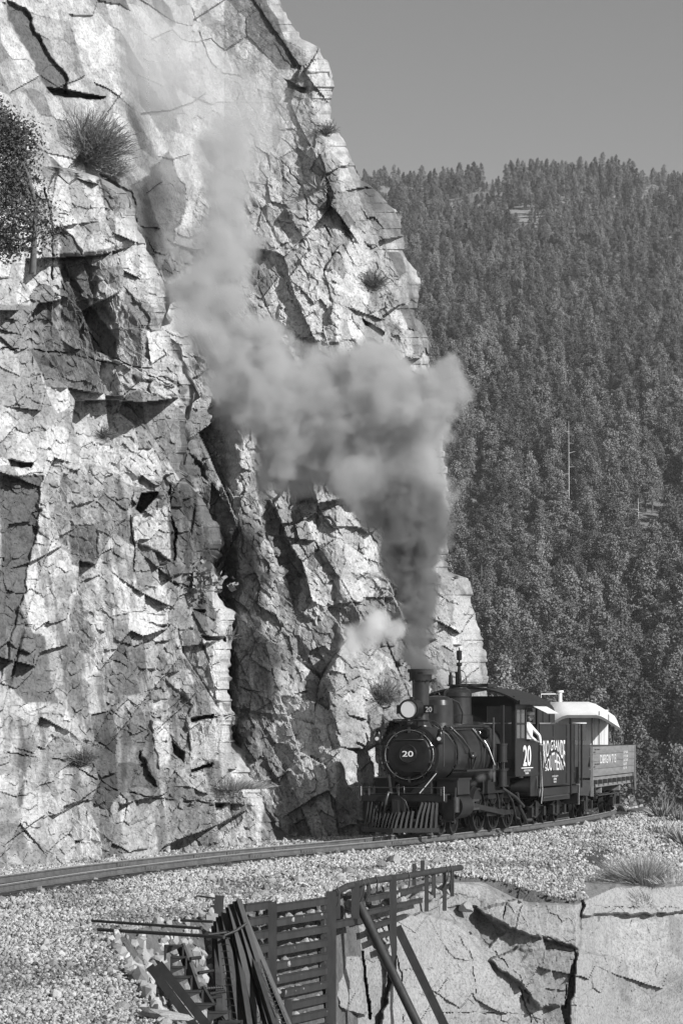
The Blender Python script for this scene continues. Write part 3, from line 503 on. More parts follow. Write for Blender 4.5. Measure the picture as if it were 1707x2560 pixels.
part('plate_rim', MB().tube([(.2 * math.cos(2 * math.pi * i / 32), -.222, ZB + .02 + .2 * math.sin(2 * math.pi * i / 32)) for i in range(33)], .009, 6), greyM, pl)
part('number', text_plane('20', (-.135, -.218, ZB - .045), (.27, 0, 0), (0, 0, .135)), whiteM, pl)
def ringtext(a, b, r0=.163, r1=.195, span=250):
    t = R(90 + span / 2 - span * a); r = r0 + (r1 - r0) * b; return (r * math.cos(t), -.2235, ZB + .02 + r * math.sin(t))
part('lettering', text_mb('BALDWIN LOCOMOTIVE WORKS', ringtext), pipeM, pl)
# boiler, bands, firebox
mb = MB().lathe((0, 1.35, ZB), (0, 1, 0), [(0, .70), (.9, .71), (1.7, .77), (3.3, .79)], 44); boiler = part('boiler', mb, jackM, loco)
for s_ in (1.37, 2.2, 3.0, 3.8):
    r_ = np.interp(s_, [1.35, 2.25, 3.05, 4.6], [.704, .714, .774, .794])
    part('boiler_band', MB().cyl((0, s_, ZB), (0, s_ + .05, ZB), r_ + .004, n=44, caps=False), blackM, boiler)
part('firebox', MB().box((0, 4.6, 1.35), (1.2, 1.9, .9)), sootM, loco)
# stack
st = part('stack', MB().lathe((0, .72, 2.5), (0, 0, 1), [(0, .27), (.06, .25), (.14, .20), (.3, .185), (1.12, .205)], 28), jackM, loco)
part('stack_cap', MB().lathe((0, .72, 3.6), (0, 0, 1), [(0, .2), (0, .255), (.19, .27), (.19, .305), (.27, .31), (.27, .22), (0, .2)], 28), sootM, st)
mb = MB()
for i in range(10): a = 2 * math.pi * i / 10; mb.box((.27 * math.cos(a), .72 + .27 * math.sin(a), 3.6), (.03, .03, .05))
part('cap_bolts', mb, sootM, st)['kind'] = 'stuff'
# headlight
hl = part('headlight', MB().cyl((0, -.14, 2.93), (0, .34, 2.93), .235, n=28).cyl((0, .34, 2.93), (0, .42, 2.93), .17, .08, n=20).cyl((0, .1, 3.12), (0, .1, 3.22), .05, n=10), blackM, loco)
part('lens', MB().lathe((0, -.165, 2.93), (0, 1, 0), [(0, .19), (.0, .001)], 28), lensM, hl)
hr = MB(); hr.lathe((0, -.18, 2.93), (0, 1, 0), [(0, .195), (0, .235), (.05, .24)], 28); part('bezel', hr, sootM, hl)
ca, sa = math.cos(R(24)), math.sin(R(24))
nb = part('number_board', MB().box((.43, .13, 2.93), (.27, .16, .19), Matrix.Rotation(R(-10), 3, 'Z')), sootM, hl)
o = Vector((.335, .068, 2.875)); q = Matrix.Rotation(R(-10), 3, 'Z')
part('number', text_plane('20', q @ Vector((.35 - .43, -.087, 0)) + Vector((.43, .13, 2.865)), q @ Vector((.17, 0, 0)), (0, 0, .125)), whiteM, nb)
part('number_board', MB().box((-.30, .15, 2.93), (.12, .22, .2)), sootM, hl)
part('headlight_shelf', MB().box((0, .05, 2.66), (.95, .5, .03)).box((-.2, .05, 2.6), (.05, .4, .14)).box((.2, .05, 2.6), (.05, .4, .14)), blackM, loco)
# handrail over the smokebox front, class lamps
part('handrail', MB().tube([(-.42, -.05, 2.69), (0, -.08, 2.70), (.42, -.05, 2.68)] + [(.42 + .38 * math.sin(R(t)), .0, 2.30 + .38 * math.cos(R(t))) for t in range(10, 91, 10)] + [(.8, .02, 1.62)], .014), pipeM, loco)
for sx, cx in ((-1, -.79), (1, .72)):
    lm = part('marker_lamp', MB().lathe((cx, -.02, 2.12), (0, 0, 1), [(0, .001), (0, .075), (.05, .09), (.2, .09), (.24, .07), (.29, .055), (.31, .075), (.36, .04), (.38, .001)], 14), blackM, loco)
    part('lamp_lens', MB().cyl((cx, -.12, 2.25), (cx, -.105, 2.25), .045, n=12), lensM, lm)
    part('lamp_bracket', MB().beam((cx, -.02, 2.13), (cx * .82, .05, 2.13), .04, .03), blackM, lm)
# domes
part('sand_dome', MB().lathe((0, 1.95, 2.42), (0, 0, 1), [(0, .47), (.1, .40), (.2, .385), (.62, .385), (.74, .36), (.81, .28), (.84, .14), (.85, .001)], 32), jackM, loco)
part('lifting_ring', MB().tube([(.06 * math.cos(t), 1.95, 3.28 + .07 * math.sin(t)) for t in np.linspace(0, math.pi, 8)], .012), pipeM, loco)
sdm = part('steam_dome', MB().lathe((0, 3.55, 2.4), (0, 0, 1), [(0, .46), (.16, .40), (.2, .37), (.40, .365), (.42, .33), (.83, .325), (.86, .345), (.95, .34), (1.02, .29), (1.06, .22), (1.10, .2), (1.12, .26), (1.15, .27), (1.15, .001)], 32), jackM, loco)
wh = part('whistle', MB().lathe((0.02, 3.6, 3.55), (0, 0, 1), [(0, .05), (.14, .06), (.3, .045), (.44, .035), (.46, .07), (.53, .07), (.53, .02), (.58, .02), (.60, .065), (.82, .065), (.83, .015), (.90, .012)], 12), blackM, sdm)
part('safety_valve', MB().cyl((-.15, 3.45, 3.55), (-.15, 3.45, 3.78), .055, .045, n=10).cyl((-.15, 3.45, 3.78), (-.15, 3.45, 3.84), .03, n=8), blackM, sdm)
part('safety_valve', MB().cyl((-.08, 3.7, 3.55), (-.08, 3.7, 3.82), .03, n=8).cyl((-.08, 3.7, 3.82), (-.08, 3.7, 3.86), .05, n=8), blackM, sdm)
part('whistle_pipe', MB().tube([(.06, 3.62, 3.9), (.14, 3.64, 3.85), (.18, 3.66, 3.7), (.19, 3.66, 3.55)], .012), pipeM, sdm)
# pipes along the boiler
def side(s_, deg, e=.03):
    r_ = np.interp(s_, [1.35, 2.25, 3.05, 4.6], [.70, .71, .77, .79]) + e; return (r_ * math.cos(R(deg)), s_, ZB + r_ * math.sin(R(deg)))
mb = MB()
mb.tube([side(1.5, 62), side(2.4, 60), side(3.2, 56), side(4.4, 52)], .035); mb.tube([side(1.5, 52), side(2.6, 50), side(3.6, 48), side(4.4, 46)], .02)
mb.tube([side(1.75, 58, .05), side(1.85, 30, .05), side(2.1, 10, .05), side(2.2, -6, .06), side(2.5, -28, .06)], .022)
mb.tube([side(1.55, 46), side(1.7, 20), side(1.9, 2), side(2.15, 4)], .01); mb.tube([side(3.0, 48, .04), side(3.1, 20, .05), side(3.5, -2, .07)], .028)
mb.tube([side(3.2, 50), side(3.25, 10), side(3.3, -25)], .014); mb.tube([side(2.45, -6), side(2.6, -3), side(2.62, -28)], .025)
mb.tube([side(.9, 70), side(1.0, 40), side(1.2, 15), side(1.25, -20)], .012); mb.tube([(.3, 2.0, 3.2), (.42, 2.3, 3.1), (.46, 2.5, 2.85), (.40, 2.6, 2.6)], .02)
mb.sphere(side(2.2, -4, .08), .07, 10); mb.box(side(2.3, 0, .08), (.08, .16, .08)); part('piping', mb, pipeM, boiler)
part('air_pipe', MB().tube([(.93, 3.45, 2.75), (.93, 3.45, 2.0), (.93, 3.42, 1.5)], .03), pipeM, loco)
part('injector_pipe', MB().tube([side(3.3, 40, .05), side(3.35, 10, .08), (.98, 3.4, 1.62)], .014), brightM, loco)
mb = MB().lathe((.78, 3.35, 2.36), (-.3, -1, 0), [(0, .13), (.05, .14), (.09, .09), (.1, .001)], 16); part('gauge_wheel', mb, blackM, loco)
rb = part('running_board', MB().box((.86, 2.75, 1.5), (.34, 3.4, .045)).box((-.86, 2.75, 1.5), (.34, 3.4, .045)), blackM, loco)
# air pump
ap = part('air_pump', MB().cyl((1.05, 3.75, 1.70), (1.05, 3.75, 2.08), .125, n=18).cyl((1.05, 3.75, 2.08), (1.05, 3.75, 2.12), .14, n=18).cyl((1.05, 3.75, 1.67), (1.05, 3.75, 1.71), .14, n=18), greyM, loco)
part('pump_cylinder', MB().cyl((1.05, 3.75, 1.12), (1.05, 3.75, 1.48), .125, n=18).cyl((1.05, 3.75, 1.08), (1.05, 3.75, 1.12), .16, n=18).cyl((1.05, 3.75, 1.46), (1.05, 3.75, 1.50), .15, n=18), greyM, ap)
part('piston_rod', MB().cyl((1.05, 3.75, 1.46), (1.05, 3.75, 1.70), .03, n=8).cyl((1.12, 3.7, 1.46), (1.12, 3.7, 1.70), .02, n=8).cyl((.97, 3.7, 1.46), (.97, 3.7, 1.70), .02, n=8), pipeM, ap)
part('exhaust_column', MB().beam((1.05, 3.8, 2.1), (1.05, 3.8, 3.05), .075, .09), greyM, ap)
part('lubricator', MB().sphere((.92, 3.5, 1.6), .07, 10).cyl((.92, 3.5, 1.2), (.92, 3.5, 1.55), .05, n=10), pipeM, ap)
# cylinders, valve chests, frame
for sx in (1, -1):
    cy = part('cylinder', MB().cyl((sx * .84, .42, .68), (sx * .84, 1.28, .68), .285, n=28).cyl((sx * .84, .36, .68), (sx * .84, .44, .68), .30, n=28).cyl((sx * .84, .30, .68), (sx * .84, .36, .68), .2, n=20), blackM, loco)
    part('valve_chest', MB().box((sx * .76, .85, 1.12), (.5, .95, .34)).box((sx * .76, .85, 1.31), (.56, 1.0, .05)), blackM, cy)
    part('relief_valve', MB().cyl((sx * .98, .3, .55), (sx * .98, .3, .9), .1, n=12).cyl((sx * .98, .3, .9), (sx * .99, .3, 1.12), .02, n=8), pipeM, cy)
    part('guide_bars', MB().beam((sx * .84, 1.28, .78), (sx * .84, 2.5, .78), .07, .05).beam((sx * .84, 1.28, .58), (sx * .84, 2.5, .58), .07, .05).box((sx * .84, 1.9, .68), (.12, .25, .2)), pipeM, cy)
    part('piston_rod', MB().cyl((sx * .84, 1.28, .68), (sx * .84, 1.95, .68), .03, n=8), brightM, cy)
    part('main_rod', MB().beam((sx * .84, 1.9, .68), (sx * .84, 4.62, .42), .05, .12), greyM, loco)
    part('side_rod', MB().beam((sx * .74, 3.46, .42), (sx * .74, 5.86, .42), .05, .11).box((sx * .75, 4.62, .42), (.1, .28, .2)), greyM, loco)
part('frame', MB().box((.42, 3.2, .8), (.09, 6.8, .16)).box((-.42, 3.2, .8), (.09, 6.8, .16)).box((0, .7, 1.0), (.8, .9, .6)).box((0, -.3, .85), (.7, .4, .3)), sootM, loco)
part('ash_pan', MB().box((0, 4.9, .55), (.7, 1.3, .5)), sootM, loco)
def wheel(parent, x, y, r, spokes=12, counter=True, name='driving_wheel', m=greyM):
    w = MB(); sg = 1 if x > 0 else -1
    w.lathe((x - sg * .07, y, r), (sg, 0, 0), [(0, r + .025), (.03, r + .025), (.03, r), (.13, r - .006), (.13, r - .06), (.02, r - .06), (0, r - .06), (0, r + .025)], 36)
    w.lathe((x - sg * .05, y, r), (sg, 0, 0), [(0, .10), (.14, .10), (.14, .001)], 16)
    if spokes:
        for i in range(spokes):
            a = 2 * math.pi * i / spokes; w.beam((x, y + .08 * math.cos(a), r + .08 * math.sin(a)), (x, y + (r - .05) * math.cos(a), r + (r - .05) * math.sin(a)), .035, .035 if r < .4 else .055, up=(1, 0, 0))
    else: w.lathe((x - sg * .02, y, r), (sg, 0, 0), [(0, r - .05), (.03, .12), (.03, .001)], 24)
    if counter:
        poly = [((r - .07) * math.cos(R(t)), (r - .07) * math.sin(R(t))) for t in range(30, 151, 12)]
        w.prism(poly, (x - .02, y, r), (0, 1, 0), (0, 0, 1), (.05, 0, 0)); w.cyl((x, y, .42 if r > .45 else r), (x + sg * .2, y, .42 if r > .45 else r), .05, n=10)
    return part(name, w, m, parent)
for sx in (.5, -.5):
    for y_ in (3.46, 4.66, 5.86): wheel(loco, sx, y_, .53)
    for y_ in (.55, 1.5): wheel(loco, sx, y_, .33, 0, False, 'pilot_wheel')
for y_ in (3.46, 4.66, 5.86): part('axle', MB().cyl((-.5, y_, .53), (.5, y_, .53), .07, n=10), sootM, loco)
for y_ in (.55, 1.5): part('axle', MB().cyl((-.5, y_, .33), (.5, y_, .33), .05, n=10), sootM, loco)
part('truck_frame', MB().beam((.62, .3, .42), (.62, 1.75, .42), .05, .1).beam((-.62, .3, .42), (-.62, 1.75, .42), .05, .1), sootM, loco)
for yy in (2.86, 4.06, 5.26): part('brake_shoe', MB().box((.5, yy, .55), (.08, .1, .35)), sootM, loco)
# pilot beam, hand rail, bars
part('pilot_beam', MB().box((0, -.52, .88), (2.05, .14, .16)).box((0, -.62, .88), (2.0, .02, .12)), blackM, loco)
part('platform', MB().box((0, -.25, .97), (1.9, .5, .03)), blackM, loco)
part('front_handrail', MB().tube([(-1.0, -.6, 1.13), (1.0, -.6, 1.13)], .012), pipeM, loco)
for x_ in (-1.0, 1.0): part('corner_post', MB().cyl((x_, -.6, .83), (x_, -.6, 1.16), .014, n=8), brightM, loco)
for x_ in (-.82, -.1, .92): part('stanchion', MB().cyl((x_, -.58, .95), (x_, -.58, 1.15), .03, n=8), pipeM, loco)
part('smokebox_brace', MB().cyl((-.52, -.05, 1.42), (-.30, -.5, .98), .03, n=10), pipeM, loco); part('smokebox_brace', MB().cyl((.62, -.02, 1.45), (.36, -.5, .98), .03, n=10), pipeM, loco)
part('front_step', MB().box((.42, -.14, 1.5), (.5, .2, .03)), blackM, loco)
cp = part('coupler', MB().box((-.06, -.82, .70), (.13, .25, .3)).box((-.06, -.68, .72), (.3, .14, .3)).tube([(.05, -.85, .9), (.16, -.85, .82), (.22, -.8, .6), (.16, -.75, .45)], .02), greyM, loco)
part('air_hose', MB().tube([(-.25, -.6, 1.0), (-.3, -.72, 1.02), (-.33, -.78, .85), (-.36, -.76, .6), (-.42, -.74, .45)], .035), pipeM, loco)
part('cut_lever', MB().tube([(-.12, -.62, 1.02), (-.12, -.64, 1.18), (-.06, -.66, 1.2)], .015).tube([(.05, -.62, 1.0), (.05, -.64, 1.16), (.0, -.66, 1.14)], .015), pipeM, loco)
pf = MB(); pf.beam((.92, -.72, .17), (0, -1.32, .17), .05, .1); pf.beam((-.92, -.72, .17), (0, -1.32, .17), .05, .1); part('pilot_foot', pf, greyM, loco)
for sx in (1, -1):
    for i in range(9):
        t = (i + .5) / 9; fx, fy = sx * .90 * t, -1.30 + .58 * t
        tx = sx * (.10 + .78 * t); tz, ty = (.80, -.60)
        if t < .45: tz, ty = .56 + .1 * t, -.95 + .35 * t; tx = sx * .85 * t
        q0 = (fx, fy, .19); q1 = (fx * .6 + tx * .4, fy * .55 + ty * .45, .2 + (tz - .2) * .55); vn = (sx * .55, -.84, .1)
        part('pilot_bar', MB().beam(q0, q1, .05, .02, up=vn).beam(q1, (tx, ty, tz), .055, .02, up=vn), sootM, loco)
part('step_plate', MB().box((.98, -.28, .35), (.3, .26, .03)).box((.98, -.16, .6), (.26, .03, .5)), blackM, loco); part('step_plate', MB().box((-.98, -.28, .35), (.3, .26, .03)).box((-.98, -.16, .6), (.26, .03, .5)), blackM, loco)
# cab
def roofline(u): return 3.50 - .36 * (abs(u) / 1.36) ** 2.2
cab = MB()
mbx = MB(); n = 16; us = [-1.36 + 2.72 * i / n for i in range(n + 1)]
poly = [(u, roofline(u)) for u in us] + [(u, roofline(u) - .05) for u in reversed(us)]
P = [(u, 4.18, z) for u, z in poly] + [(u, 6.85, z) for u, z in poly]; m_ = len(poly)
mbx.add(P, [(i, (i + 1) % m_, m_ + (i + 1) % m_, m_ + i) for i in range(m_)]); mbx.add(P, [(i, i + 1, m_ - 2 - i, m_ - 1 - i) for i in range(n)]); mbx.add([P[m_ + i] for i in range(m_)], [(m_ - 1 - i, m_ - 2 - i, i + 1, i) for i in range(n)])
rf = part('cab_roof', mbx, blackM, loco)
for sx in (1.36, -1.36): part('roof_trim', MB().beam((sx, 4.18, 3.12), (sx, 6.85, 3.12), .04, .1), blackM, rf)
part('roof_vent', MB().box((0, 5.3, 3.55), (.7, .8, .08)), blackM, rf)
part('vent_rod', MB().tube([(-.3, 4.6, 3.53), (-.3, 4.6, 3.62), (.2, 4.6, 3.62)], .01), pipeM, rf)
for sx in (1, -1):
    x_ = sx * 1.15
    w = MB(); w.box((x_, 5.5, 1.76), (.04, 2.0, .9)); w.box((x_, 5.5, 3.06), (.04, 2.0, .14)); w.box((x_, 4.56, 2.6), (.045, .12, .82)); w.box((x_, 6.44, 2.6), (.045, .12, .82)); w.box((x_, 5.42, 2.6), (.045, .1, .82)); w.box((x_, 5.5, 1.33), (.06, 2.04, .05))
    sd_ = part('cab_side', w, blackM, loco)
    wn = part('window', MB().box((x_, 4.99, 2.6), (.03, .05, .8)).box((x_, 4.99, 2.6), (.03, .76, .05)).box((x_, 4.99, 2.22), (.03, .76, .05)).box((x_, 4.99, 2.98), (.03, .76, .05)), blackM, loco)
    for yy in (4.8, 5.18):
        for zz in (2.41, 2.79): part('pane', MB().box((x_, yy, zz), (.01, .33, .33)), glassM, wn)
    part('window_sill', MB().box((x_ + sx * .04, 5.9, 2.2), (.16, .95, .04)), blackM, loco)
fw = MB(); fw.box((1.02, 4.5, 2.62), (.26, .04, 1.0)); 
fw = MB(); fw.box((1.12, 4.5, 2.2), (.09, .05, 1.8)); fw.box((-1.12, 4.5, 2.2), (.09, .05, 1.8)); fw.box((0, 4.5, 3.15), (2.3, .05, .25)); fw.box((.95, 4.5, 1.55), (.36, .05, .4)); fw.box((-.95, 4.5, 1.55), (.36, .05, .4)); fw.box((0, 4.5, 2.9), (.9, .05, .5))
part('cab_front', fw, blackM, loco)
part('cab_floor', MB().box((0, 5.7, 1.35), (2.2, 2.2, .06)), sootM, loco); part('backhead', MB().cyl((0, 4.6, ZB), (0, 5.2, ZB), .72, n=24), sootM, loco)
num = part('number', text_plane('20', (1.176, 5.15, 1.55), (0, .68, 0), (0, 0, .52)), whiteM, loco)
part('painted_line', MB().box((1.174, 5.5, 1.51), (.004, 1.0, .02)), whiteM, loco)
part('lettering', text_plane('WEIGHT OF ENGINE', (1.176, 5.2, 1.42), (0, .6, 0), (0, 0, .05)), whiteM, loco)
part('lettering', text_plane('34000', (1.176, 5.32, 1.40 - .045), (0, .3, 0), (0, 0, .045)), whiteM, loco)
# canvas window awning, folded out below the eave
aw = MB().add([(1.19, 5.5, 3.10), (1.19, 6.75, 3.10), (1.62, 6.75, 2.86), (1.62, 5.75, 2.86)], [(0, 1, 2, 3)]); aw.add([(1.19, 5.5, 3.09), (1.19, 6.75, 3.09), (1.62, 6.75, 2.85), (1.62, 5.75, 2.85)], [(3, 2, 1, 0)])
part('window_awning', aw, whiteM, loco)
part('injector_hose', MB().tube([(1.2, 6.55, 1.9), (1.22, 6.6, 1.4), (1.24, 6.62, .95), (1.22, 6.58, .6)], .014), brightM, loco)
part('drain_hose', MB().tube([(1.15, 6.4, 1.3), (1.18, 6.35, 1.0), (1.2, 6.45, .75), (1.22, 6.5, 1.0), (1.2, 6.6, 1.2)], .014), pipeM, loco)
part('steam_chest_tank', MB().cyl((.7, 5.6, 1.05), (1.15, 5.75, 1.05), .2, n=16).box((.95, 6.2, 1.05), (.4, .7, .5)), blackM, loco)
mb = MB(); mb.tube([(1.0, 3.9, 1.05), (1.05, 4.9, .8), (1.05, 5.6, .55)], .04); mb.tube([(1.0, 4.2, 1.0), (1.0, 4.8, .7), (1.0, 5.1, .3), (1.0, 5.4, .25)], .03); mb.tube([(1.0, 5.2, .9), (1.02, 5.4, .5), (1.02, 5.9, .2), (1.0, 6.4, .2)], .045); part('suction_pipe', mb, pipeM, loco)
# engineer in white shirt, leaning from the cab window
def skin_person(name, label, loc, rotz, pts, edges, rad, m, sub=1):
    me = bpy.data.meshes.new(name); me.from_pydata(pts, edges, []); o = bpy.data.objects.new(name, me); o.location = loc; o.rotation_euler = (0, 0, rotz); COL.objects.link(o)
    md = o.modifiers.new('skin', 'SKIN'); 
    for i, r_ in enumerate(rad): me.skin_vertices[0].data[i].radius = r_ if isinstance(r_, tuple) else (r_, r_); me.skin_vertices[0].data[i].use_root = (i == 0)
    s2 = o.modifiers.new('sub', 'SUBSURF'); s2.levels = sub; s2.render_levels = sub; me.materials.append(m); return o
cL, sL = math.cos(-LTH), math.sin(-LTH)
def LW(x, y, z): return (LX0 + x * cL - y * sL, LY0 + x * sL + y * cL, z)
pp = [(0, 0, 0), (.02, 0, .2), (.06, -.02, .42), (.08, -.03, .56), (.09, -.05, .64), (.09, -.22, .50), (.22, -.26, .25), (.30, -.10, .16), (.09, .16, .50), (.30, .20, .28), (.36, .10, .08), (-.02, .09, -.1), (-.1, .1, -.5), (-.08, .12, -.85), (-.02, -.09, -.1), (-.1, -.1, -.5), (-.08, -.12, -.85)]
ee = [(0, 1), (1, 2), (2, 3), (3, 4), (3, 5), (5, 6), (6, 7), (3, 8), (8, 9), (9, 10), (0, 11), (11, 12), (12, 13), (0, 14), (14, 15), (15, 16)]
rr = [(.13, .16), (.12, .15), (.13, .16), (.08, .09), .045, .055, .04, .03, .055, .04, .03, .09, .07, .06, .09, .07, .06]
eng = skin_person('person', 'engineer in white shirt and light cap leaning out of the locomotive cab window', LW(1.0, 5.95, 2.02), -LTH, pp, ee, rr, shirtM); tag(eng, label='engineer in white shirt and light cap leaning out of the locomotive cab window', cat='person')
hd = part('head', MB().sphere((.14, -.08, .76), .1, 12, (.85, 1, 1.15)).box((.14, -.185, .75), (.03, .03, .05)).sphere((.045, -.08, .76), .025, 6).sphere((.235, -.08, .76), .025, 6), skinM, eng)
part('cap', MB().lathe((.14, -.07, .80), (0, 0, 1), [(0, .105), (.06, .11), (.08, .09), (.09, .001)], 14).box((.14, -.18, .805), (.14, .1, .012)), shirtM, hd)
for c in ((.30, -.12, .15), (.36, .08, .06)):
    h = MB().sphere(c, .045, 8, (1, .9, .6))
    for k in range(4): h.tube([(c[0] + .02, c[1] - .03 + .02 * k, c[2]), (c[0] + .06, c[1] - .032 + .021 * k, c[2] - .005), (c[0] + .085 - .006 * abs(k - 1.5), c[1] - .032 + .021 * k, c[2] - .03)], .0095, 6)
    h.tube([(c[0], c[1] - .03, c[2]), (c[0] + .03, c[1] - .065, c[2] - .01), (c[0] + .05, c[1] - .07, c[2] - .02)], .011, 6)
    part('hand', h, skinM, eng)

# ------------------------------------------------------------------ tender
def on_track(Yt):
    i = np.argmin(np.abs(CLd[:, 1] - Yt)); return CLd[i]
def place(Y0, L):
    a = on_track(Y0); d = np.linalg.norm(CLd - a, axis=1); i = np.argmin(np.abs(d - L) + 1e3 * (CLd[:, 1] < Y0)); b = CLd[i]; return (a[0], a[1], 0), -math.atan2(b[0] - a[0], b[1] - a[1])
lt, rt = place(76.35, 4.4)
ten = thing('tender', 'black tender lettered in white arched capitals, coupled behind the cab', 'tender', lt, rt)
tank = part('water_tank', MB().box((0, 2.1, 1.80), (2.1, 4.1, 1.6)), tenderM, ten)
mb = MB()
for z_ in (2.58, 2.25, 1.33, 1.03): mb.box((1.053, 2.1, z_), (.02, 4.12, .035))
for y_ in (.06, 1.6, 3.2, 4.12): mb.box((1.055, y_, 1.8), (.015, .03, 1.55))
part('seam_strips', mb, tenderM, tank)
poly = [(-.86, 0)] + [(-.86 + .28 - .28 * math.cos(R(t)), .26 + .28 * math.sin(R(t))) for t in range(0, 91, 15)] + [(.86 - .28 + .28 * math.sin(R(t)), .26 + .28 * math.cos(R(t))) for t in range(0, 91, 15)] + [(.86, 0)]
bk = part('coal_bunker', MB().prism(poly, (0, .15, 2.63), (1, 0, 0), (0, 0, 1), (0, 2.5, 0)), tenderM, ten)
for y_ in (.5, 1.25, 2.0): part('rib', MB().box((.87, y_, 2.78), (.02, .03, .3)), tenderM, bk)
part('tender_frame', MB().box((0, 2.15, .86), (2.2, 4.7, .2)).box((0, 4.4, .72), (2.2, .16, .5)).box((1.0, 2.0, .68), (.1, 3.2, .12)), blackM, ten)
for y_, s_ in ((4.35, -1),): part('end_beam', MB().box((0, 4.5, .72), (2.2, .1, .55)), woodM, ten)
TA, TB, ZL0, ZL1 = .45, 2.95, 1.45, 2.18
def rg_top(a, b):
    u = 2 * a - 1; lo = .66 - .66 * abs(u) ** 2.0; hi = 1.0; v = lo + (hi - lo) * b; return (1.062, TA + (TB - TA) * a, ZL0 + (ZL1 - ZL0) * v)
def rg_bot(a, b):
    u = 2 * a - 1; hi = .58 - .52 * abs(u) ** 2.0; lo = -.08; v = lo + (hi - lo) * b; return (1.062, TA + .22 + (TB - TA - .44) * a, ZL0 + (ZL1 - ZL0) * v)
part('lettering', text_mb('RIO GRANDE', rg_top), whiteM, tank); part('lettering', text_mb('SOUTHERN', rg_bot), whiteM, tank)
part('lettering', text_plane('WATER CAPACITY', (1.062, 1.45, 1.22), (0, .7, 0), (0, 0, .045)), whiteM, tank); part('lettering', text_plane('3300', (1.062, 1.62, 1.15), (0, .34, 0), (0, 0, .045)), whiteM, tank); part('lettering', text_plane('GALS', (1.062, 1.62, 1.08), (0, .34, 0), (0, 0, .045)), whiteM, tank)
for y_, z0_, z1_ in ((3.05, .75, 2.75), (4.35, .9, 2.6)): part('grab_pole', MB().cyl((1.2, y_, z0_), (1.2, y_, z1_), .028, n=8), blackM, ten)
part('grab_iron', MB().tube([(1.12, .1, .95), (1.14, .1, 1.9)], .015).tube([(1.1, .2, .72), (1.12, 3.0, .74)], .03), pipeM, ten)
def bogie(parent, yc, r=.33, wb=1.35, m=blackM, rot=0):
    b = MB()
    for sx in (.72, -.72):
        b.beam((sx, yc - wb / 2 - .15, .45), (sx, yc + wb / 2 + .15, .45), .06, .09); b.beam((sx, yc - wb / 2, .36), (sx, yc, .2), .05, .05); b.beam((sx, yc + wb / 2, .36), (sx, yc, .2), .05, .05)
        b.beam((sx, yc - wb / 2, .45), (sx, yc, .62), .05, .05); b.beam((sx, yc + wb / 2, .45), (sx, yc, .62), .05, .05); b.box((sx, yc, .42), (.12, .3, .36))
        for q in (-1, 1): b.box((sx + (.04 if sx > 0 else -.04), yc + q * wb / 2, .35), (.14, .2, .24))
    b.box((0, yc, .55), (1.5, .28, .14)); bg_ = part('truck_frame', b, m, parent)
    for sx in (.5, -.5):
        for q in (-1, 1): wheel(parent, sx, yc + q * wb / 2, r, 0, False, 'wheel', sootM)
    for q in (-1, 1): part('axle', MB().cyl((-.6, yc + q * wb / 2, r), (.6, yc + q * wb / 2, r), .05, n=8), sootM, parent)
bogie(ten, .95); bogie(ten, 3.35)
# ------------------------------------------------------------------ wooden gondola
lt, rt = place(82.0, 8.0)
gon = thing('wooden_gondola', 'weathered plank gondola with white stencils, brake staff and stakes', 'gondola', lt, rt)
GL, GW, GZ0, GZ1 = 8.4, 1.12, 1.16, 1.98
part('floor', MB().box((0, GL / 2, 1.08), (2.2, GL, .1)), woodM, gon)
pk = [MB().box((0, 0, 0), (.055, GL - .05, .196)).mesh('plank', woodM), MB().box((0, 0, 0), (2.16, .055, .36)).mesh('end_board', carM)]
for sx in (GW, -GW):
    for k in range(4):
        o = bpy.data.objects.new('plank', pk[0]); COL.objects.link(o); o.parent = gon; o.location = (sx + random.uniform(-.006, .006), GL / 2, GZ0 + .1 + k * .205)
for k in range(2):
    for yy in (.03, GL - .03):
        o = bpy.data.objects.new('end_board', pk[1]); COL.objects.link(o); o.parent = gon; o.location = (0, yy, 1.36 + k * .37 + .07)
part('end_sill', MB().box((0, -.02, .86), (2.25, .16, .42)).box((0, -.08, 1.28), (2.2, .06, .3)), carM, gon); part('end_sill', MB().box((0, GL + .04, .95), (2.25, .16, .28)), woodM, gon)
part('side_sill', MB().box((1.05, GL / 2, .95), (.12, GL, .2)), woodM, gon); part('side_sill', MB().box((-1.05, GL / 2, .95), (.12, GL, .2)), woodM, gon)
stk = MB().box((0, 0, 0), (.06, .1, .86)).mesh('stake', woodM); pkt = MB().box((0, 0, 0), (.1, .16, .12)).mesh('stake_pocket', pipeM)
for yy in np.linspace(.6, GL - .6, 9):
    for sx in (1, -1):
        p_ = bpy.data.objects.new('stake_pocket', pkt); COL.objects.link(p_); p_.parent = gon; p_.location = (sx * (GW + .05), yy, 1.0)
for sx in (1, -1):
    for yy in (.02, GL - .02): o = part('corner_post', MB().beam((sx * (GW + .05), yy - .1, .62), (sx * (GW + .02), yy + .05, 1.98), .07, .1), woodM, gon)
rods = MB()
for xx in (-.7, -.25, .25, .7, 1.0): rods.tube([(xx, .6, .9), (xx, 2.2, .6), (xx, GL - 2.2, .6), (xx, GL - .6, .9)], .022, 6)
part('truss_rods', rods, pipeM, gon)
for yy in (2.4, GL - 2.4): part('cross_bearer', MB().box((0, yy, .78), (2.1, .2, .22)), woodM, gon)
bs = part('brake_staff', MB().cyl((.82, -.14, .9), (.82, -.14, 2.62), .022, n=8), pipeM, gon); part('brake_wheel', MB().tube([(.82 + .2 * math.cos(t), -.14 + .2 * math.sin(t), 2.62) for t in np.linspace(0, 2 * math.pi, 17)], .016, 6).beam((.62, -.14, 2.62), (1.02, -.14, 2.62), .02, .02).beam((.82, -.34, 2.62), (.82, .06, 2.62), .02, .02), whiteM, bs)
